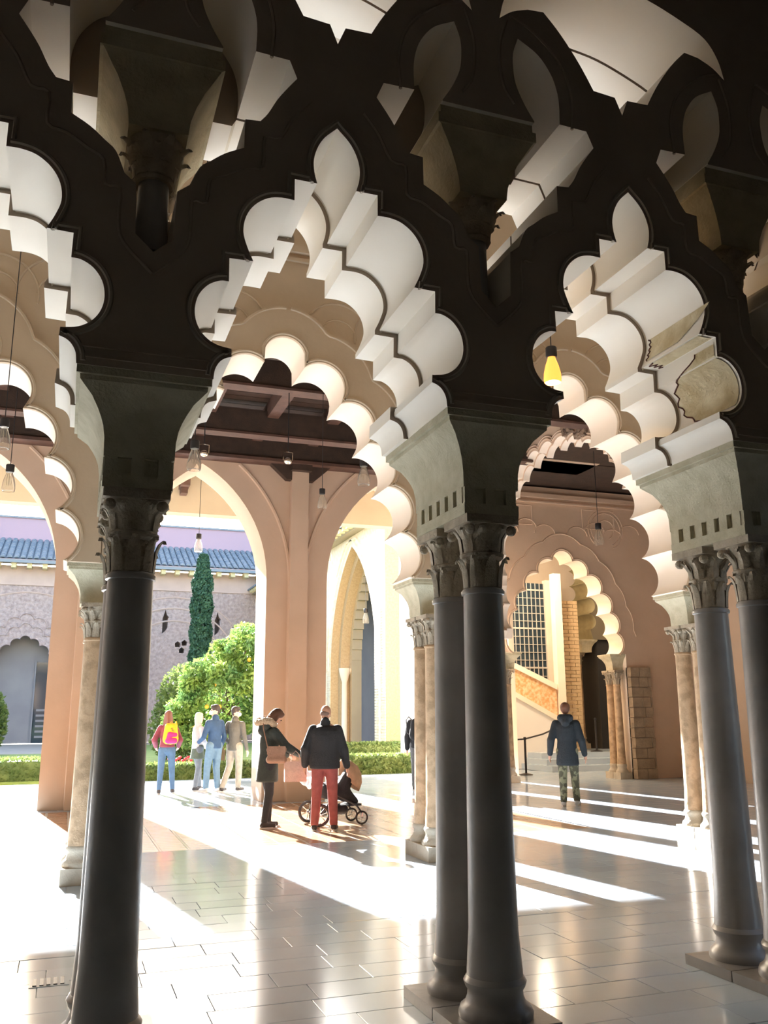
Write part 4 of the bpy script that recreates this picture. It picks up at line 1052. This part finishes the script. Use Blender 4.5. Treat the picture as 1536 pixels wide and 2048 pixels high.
        cap(g, neck+Vector((0, -.015, -.03*s)), neck+Vector((0, -.018, .035*s)), .068*s, .064*s)
        jk = melt('jacket', g, jacket, t, .0135, 3)
        g = G(); 
        rr = [(.070*s, neck.z+.045*s), (.074*s, neck.z+.01*s), (.082*s, neck.z-.03*s)]
        g.lathe(rr, 0, neck.y-.016, 16, sx=1, sy=1); g.build('collar', jacket, jk)
        if hood:
            g = G(); cap(g, neck+Vector((-.07, -.10, .02)), neck+Vector((.07, -.10, .02)), .07*s, .07*s); cap(g, neck+Vector((0, -.12, -.05)), neck+Vector((0, -.11, .03)), .08, .06); hd = melt('hood', g, hood[0], jk, .014, 3)
            if hood[1]:
                g = G(); rng = random.Random(4)
                pts = [neck+Vector((.155*cos(a), -.085+.115*sin(a), .015+.055*abs(cos(a))+.03*(-sin(a)))) for a in [i*pi/16 for i in range(32)]]
                for pnt in pts: g.ball(pnt+Vector((rng.uniform(-.008, .008), rng.uniform(-.008, .008), rng.uniform(-.008, .008))), rng.uniform(.042, .052), 7)
                melt('fur_trim', g, hood[1], hd, .012, 0)
    if skirt:
        g = G(); g.lathe([(.15*s, z(1.02)), (.17*s, z(.9)), (.20*s, z(.72)), (.195*s, z(.715))], 0, 0, 20, sy=.8); g.build('skirt', skirt, t)
    for k in (-1, 1):
        g = G(); f = foot[k]; cap(g, Vector((f.x, f.y-.03*s, .048*s)), Vector((f.x+k*.022, f.y+.135*s, .040*s)), .045*s, .038*s); cap(g, Vector((f.x, f.y-.02*s, .05*s)), Vector((f.x, f.y, .105*s)), .046*s, .048*s)
        so_ = melt('shoe', g, shoes, t, .011, 2)
        g = G(); g.lathe([(1, 0), (1.02, .010), (1, .022)], 0, 0, 18); 
        g.v = [(f.x+k*.011+a*.045*s, f.y+.055*s+b*.135*s, c) for a, b, c in g.v]; g.build('sole', SOLE, so_)
    return t, dict(neck=neck, hand=hand, sh=sh, hip=hip, hp=hp, s=s)
EYE = mat('eye', (.05, .04, .035), .2); LIP = mat('lips', (.45, .17, .14), .5); MASK = mat('pale face mask', (.80, .84, .86), .8); SOLE = mat('shoe sole', (.55, .53, .50), .7)
black = cloth('black fabric', (.022, .024, .028)); dkgreen = cloth('dark olive parka cloth', (.035, .045, .04)); navy = cloth('dark navy parka cloth', (.022, .032, .042))
denim = cloth('blue denim', (.055, .11, .19)); denim2 = cloth('washed blue denim', (.11, .19, .27)); red_t = cloth('brick red trousers', (.33, .085, .08))
camo = mat('camouflage cloth', (.24, .25, .16), .9, (.09, .09, .06), 13, .3, 50, lo=.46, hi=.52); maroon = cloth('maroon jacket cloth', (.17, .03, .05)); blueJ = cloth('blue jacket cloth', (.025, .065, .14))  # cloth and hair tones darkened to carry the group's shade
greyJ = cloth('grey jacket cloth', (.085, .085, .075)); beige = cloth('beige trousers', (.28, .26, .215)); whiteT = cloth('white knit', (.55, .53, .50)); greyT = cloth('grey leggings', (.16, .17, .18))
furm = mat('light fur trim', (.60, .48, .34), .95, (.44, .34, .23), 40, 1.0, 90); shoeD = mat('dark shoe leather', (.03, .025, .025), .5); shoeW = mat('pale trainer', (.45, .45, .45), .6)
hairD = mat('dark hair', (.025, .018, .014), .55); hairB = mat('chestnut hair', (.10, .045, .025), .55); hairG = mat('sparse grey hair', (.20, .13, .10), .7); hairA = mat('auburn hair', (.16, .07, .04), .55)
AW = -.34      # facing away from the viewer
# man in brick red trousers
mr, d = person('older man in black jacket and brick red trousers, back to us beside the stroller', (3.39, 12.05, 0), AW, 1.67, skin=SK2, hair=hairG, hair_style='bald', jacket=black, jacket_len=.02,
       trousers=red_t, shoes=shoeD, bulk=1.26, puff=.035, head_pitch=.55, head_yaw=-.35, lh=(-.29, .05, .88), rh=(.31, .12, .86), lf=(-.14, 0), rf=(.13, .02), lknee=0, rknee=0, lean=.06)
# woman with fur trimmed hood, facing right
mw, d2 = person('woman in dark parka with fur trimmed hood, bowed head, facing right', (2.72, 12.62, 0), radians(-78)-.05, 1.63, woman=True, hair=hairB, hair_style='bob', jacket=dkgreen, jacket_len=.19,
       trousers=black, shoes=shoeD, puff=.03, hood=(dkgreen, furm), head_pitch=.75, lh=(-.20, .40, 1.02), rh=(.16, .46, 1.04), lf=(-.08, .06), rf=(.08, -.06), lean=.10)
# young man in the dark parka
mp, d3 = person('young man in long dark parka and camouflage trousers, back to us', (8.09, 13.6, 0), -.60, 1.70, hair=hairA, hair_style='short', jacket=navy, jacket_len=.18,
       trousers=camo, shoes=shoeW, puff=.03, hood=(navy, None), lh=(-.30, .02, .86), rh=(.30, .04, .84), lf=(-.09, -.10), rf=(.12, .12), bulk=1.05)
# woman with the backpack
mb, d4 = person('red haired woman in maroon jacket and jeans wearing a yellow and pink backpack', (1.98, 18.74, 0), -.12, 1.62, woman=True, hair=mat('red brown hair', (.13, .045, .03), .5), hair_style='long', jacket=maroon, jacket_len=-.10,
       trousers=denim, shoes=shoeD, puff=.02, lh=(-.24, .12, .98), rh=(.24, .14, .98), lf=(-.13, -.05), rf=(.15, .10), lknee=.02)
# blue jacket
mj, d5 = person('man in blue jacket and washed jeans with white face mask looking left', (2.93, 18.80, 0), .55, 1.74, hair=hairD, hair_style='short', jacket=blueJ, jacket_len=0,
       trousers=denim2, shoes=shoeW, head_yaw=.8, mask=True, lh=(-.20, .26, .98), rh=(.24, .08, .86), lf=(-.10, .10), rf=(.10, -.02))
mh, d6 = person('person in white top and grey leggings half hidden behind the man in blue', (2.66, 19.22, 0), -1.2, 1.58, woman=True, hair=mat('pale blond hair', (.55, .46, .36), .6), hair_style='bob', jacket=whiteT, jacket_len=-.06,
       trousers=greyT, shoes=shoeD, skirt=cloth('olive skirt', (.10, .12, .08)), lh=(-.12, .25, .95), rh=(.14, .24, .92), lf=(-.08, .12), rf=(.08, -.08))
mg, d7 = person('man in grey jacket and beige trousers with white face mask, turned right', (3.36, 18.82, 0), -.75, 1.70, hair=hairD, hair_style='short', jacket=greyJ, jacket_len=.03,
       trousers=beige, shoes=shoeD, head_yaw=-.75, mask=True, lh=(-.2, .15, .95), rh=(.27, .05, .84), lf=(-.16, -.18), rf=(.09, .03), lknee=.10)
mo, d8 = person('person in black jacket with rucksack, mostly hidden behind the middle arcade column', (6.92, 17.5, 0), -.5, 1.70, hair=hairD, hair_style='short', jacket=black, jacket_len=0,
       trousers=greyT, shoes=shoeD, puff=.04)
# backpacks
def rucksack(loc, rz, m1, m2, label, sc=1.0):
    t = thing('backpack', label, 'backpack', loc, rz)
    g = G(); cap(g, (-.06, 0, .10), (.06, 0, .10), .09, .09); cap(g, (-.05, 0, .34), (.05, 0, .34), .075, .075); cap(g, (-.07, .0, .12), (-.055, 0, .34), .085, .07); cap(g, (.07, 0, .12), (.055, 0, .34), .085, .07); g.ball((0, 0, .2), (.13, .08, .2), 12)
    g.v = [(x*sc, y*sc, z*sc) for x, y, z in g.v]; melt('pack_body', g, m1, t, .012, 3)
    g = G(); cap(g, (-.045, -.055, .08), (.07, -.055, .08), .062, .062); cap(g, (-.02, -.05, .20), (.08, -.05, .19), .055, .05); cap(g, (-.045, -.055, .08), (-.02, -.05, .2), .06, .05)
    g.v = [(x*sc, y*sc, z*sc) for x, y, z in g.v]; melt('front_pocket', g, m2, t, .011, 2)
    for s in (-1, 1):
        g = G(); g.tube([(s*.07*sc, .05*sc, .38*sc), (s*.09*sc, .14, .44*sc), (s*.11*sc, .20, .38*sc), (s*.11*sc, .16, .15*sc), (s*.09*sc, .05, .08*sc)], .012, 6); g.build('strap', m1, t)
    g = G(); g.tube([(-.03*sc, -.03*sc, .40*sc), (0, -.04*sc, .44*sc), (.03*sc, -.03*sc, .40*sc)], .007, 5); g.build('grab_loop', m1, t)
    if m1 is YEL:
        g = G(); g.tube([(.0, -.074*sc, .30*sc), (.02, -.079*sc, .32*sc), (.04, -.079*sc, .29*sc), (.03, -.079*sc, .27*sc), (.055, -.076*sc, .265*sc)], .0055, 4); g.build('logo_mark', shoeD, t)
YEL = cloth('yellow nylon', (.70, .38, .01)); PNK = cloth('hot pink nylon', (.62, .02, .15))
rucksack((2.02, 18.54, .95), -.12, YEL, PNK, 'yellow backpack with hot pink pocket on the maroon jacket', 1.02)
rucksack((6.80, 17.28, .98), .25, black, black, 'black rucksack beside the middle arcade column, mostly hidden', 1.1)
# woman's shoulder bag, paper bags, carrier bag
LEA = cloth('brown leather', (.30, .17, .11), rough=.6); PAP = cloth('pinkish paper bag', (.62, .42, .34)); PLA = mat('white plastic bag', (.85, .85, .88), .35, trans=.2)
t = thing('shoulder_bag', 'brown leather crossbody bag at the hip of the woman in the fur hood', 'bag', (2.78, 12.34, .92), -.30)
g = G(); cap(g, (-.09, 0, 0), (.09, 0, 0), .055, .055); cap(g, (-.09, 0, .13), (.09, 0, .13), .05, .05); g.box((-.12, -.045, 0), (.12, .045, .14)); melt('bag_body', g, LEA, t, .011, 2)
g = G(); g.box((-.125, -.062, .07), (.125, -.05, .18)); g.build('flap', LEA, t)
g = G(); g.tube([(-.12, 0, .15), (-.19, .02, .42), (-.20, .15, .58), (-.05, .28, .60)], .008, 5); g.build('strap', LEA, t)
def paper_bag(loc, rz, w, h, m, label):
    t = thing('paper_bag', label, 'bag', loc, rz)
    g = G(); d = w*.3; vs = [(-w/2,-d/2,0),(w/2,-d/2,0),(w/2,d/2,0),(-w/2,d/2,0),(-w/2*1.03,-d/2,h),(w/2*1.03,-d/2,h),(w/2*1.03,d/2,h),(-w/2*1.03,d/2,h),(-w/2,0,h*.45),(w/2,0,h*.45)]
    g.add(vs, [(3,2,1,0),(0,1,5,4),(2,3,7,6),(1,2,9),(2,6,9),(6,5,9),(5,1,9),(0,4,8),(4,7,8),(7,3,8),(3,0,8)]); g.build('bag_body', m, t, smooth=False)
    for s in (-1, 1):
        g = G(); g.tube([(-w*.22, s*d*.45, h), (-w*.16, s*d*.2, h+.09), (0, 0, h+.14), (w*.16, s*d*.2, h+.09), (w*.22, s*d*.45, h)], .004, 5); g.build('handle', m, t)
paper_bag((3.06, 12.38, .62), -.1, .30, .27, PAP, 'pinkish paper carrier bag held between the woman and the man')
t = thing('plastic_bag', 'white crumpled plastic bag hanging beside the stroller handle', 'bag', (3.24, 12.50, .50), 0)
g = G(); rng = random.Random(2)
for i in range(16): g.ball((rng.uniform(-.07, .07), rng.uniform(-.05, .05), rng.uniform(.02, .26)), rng.uniform(.035, .06), 8)
cap(g, (0, 0, .26), (.02, 0, .42), .03, .012); melt('bag_body', g, PLA, t, .012, 1)
# stroller
def stroller():
    t = thing('stroller', 'black baby stroller with tan hood and large spoked wheels by the man', 'stroller', (3.72, 12.72, 0), radians(-88))
    T_ = G   # local: y forward, x right
    def wheel(x, y, r, nm='wheel'):
        g = G(); g.tube([(x, y+r*.88*cos(a*pi/14), r+r*.88*sin(a*pi/14)) for a in range(28)], r*.12, 8, closed=True); w = g.build(nm, shoeD, t)
        g = G(); g.tube([(x, y+r*.74*cos(a*pi/12), r+r*.74*sin(a*pi/12)) for a in range(24)], r*.035, 5, closed=True)
        for k in range(6): a = k*pi/3+.3; g.tube([(x, y, r), (x, y+r*.75*cos(a), r+r*.75*sin(a))], r*.05, 5)
        g.tube([(x-.02, y, r), (x+.02, y, r)], r*.16, 10); g.build('spokes', M['chrome'], w)
    for s in (-1, 1): wheel(s*.27, -.30, .155); wheel(s*.22, .34, .095)
    g = G()
    for s in (-1, 1):
        g.tube([(s*.27, -.30, .155), (s*.24, -.05, .42), (s*.23, -.28, .80), (s*.22, -.50, 1.0)], .014, 7)
        g.tube([(s*.24, -.05, .42), (s*.22, .26, .26), (s*.22, .34, .16)], .014, 7)
    g.tube([(-.22, -.50, 1.0), (.22, -.50, 1.0)], .018, 8); g.tube([(-.27, -.30, .155), (.27, -.30, .155)], .010, 6); g.tube([(-.24, -.05, .42), (.24, -.05, .42)], .012, 6); g.build('frame', M['metal'], t)
    g = G(); cap(g, (0, -.12, .46), (0, .14, .42), .12, .11); cap(g, (0, .14, .42), (0, .30, .30), .10, .06); cap(g, (0, .10, .46), (0, .24, .70), .11, .09)
    g.v = [(x*1.5, y, z) for x, y, z in g.v]; melt('seat', g, black, t, .016, 3)
    g = G()
    for i in range(6):
        a = radians(-35+i*26); c = Vector((0, .14, .60)); R = .29
        if i == 0: prev = None
        row = [(R*.8*sin(b), c.y+R*cos(b)*cos(a)*.95, c.z+R*cos(b)*sin(a)) for b in [(-80+j*16)*pi/180 for j in range(11)]]
        if prev: k = len(g.v); g.v += prev+row; g.f += [(k+j, k+j+1, k+12+j, k+11+j) for j in range(10)]; g.m += [0]*10
        prev = row
    h = g.build('hood', cloth('tan hood canvas', (.52, .34, .21)), t); sdm = h.modifiers.new('t', 'SOLIDIFY'); sdm.thickness = .012
    g = G(); cap(g, (0, -.16, .20), (0, .12, .20), .08, .08); g.v = [(x*1.8, y, z) for x, y, z in g.v]; melt('basket', g, black, t, .016, 2)
    g = G(); g.box((-.16, .16, .25), (.16, .36, .28)); g.build('footrest', M['metal'], t, smooth=False)
stroller()
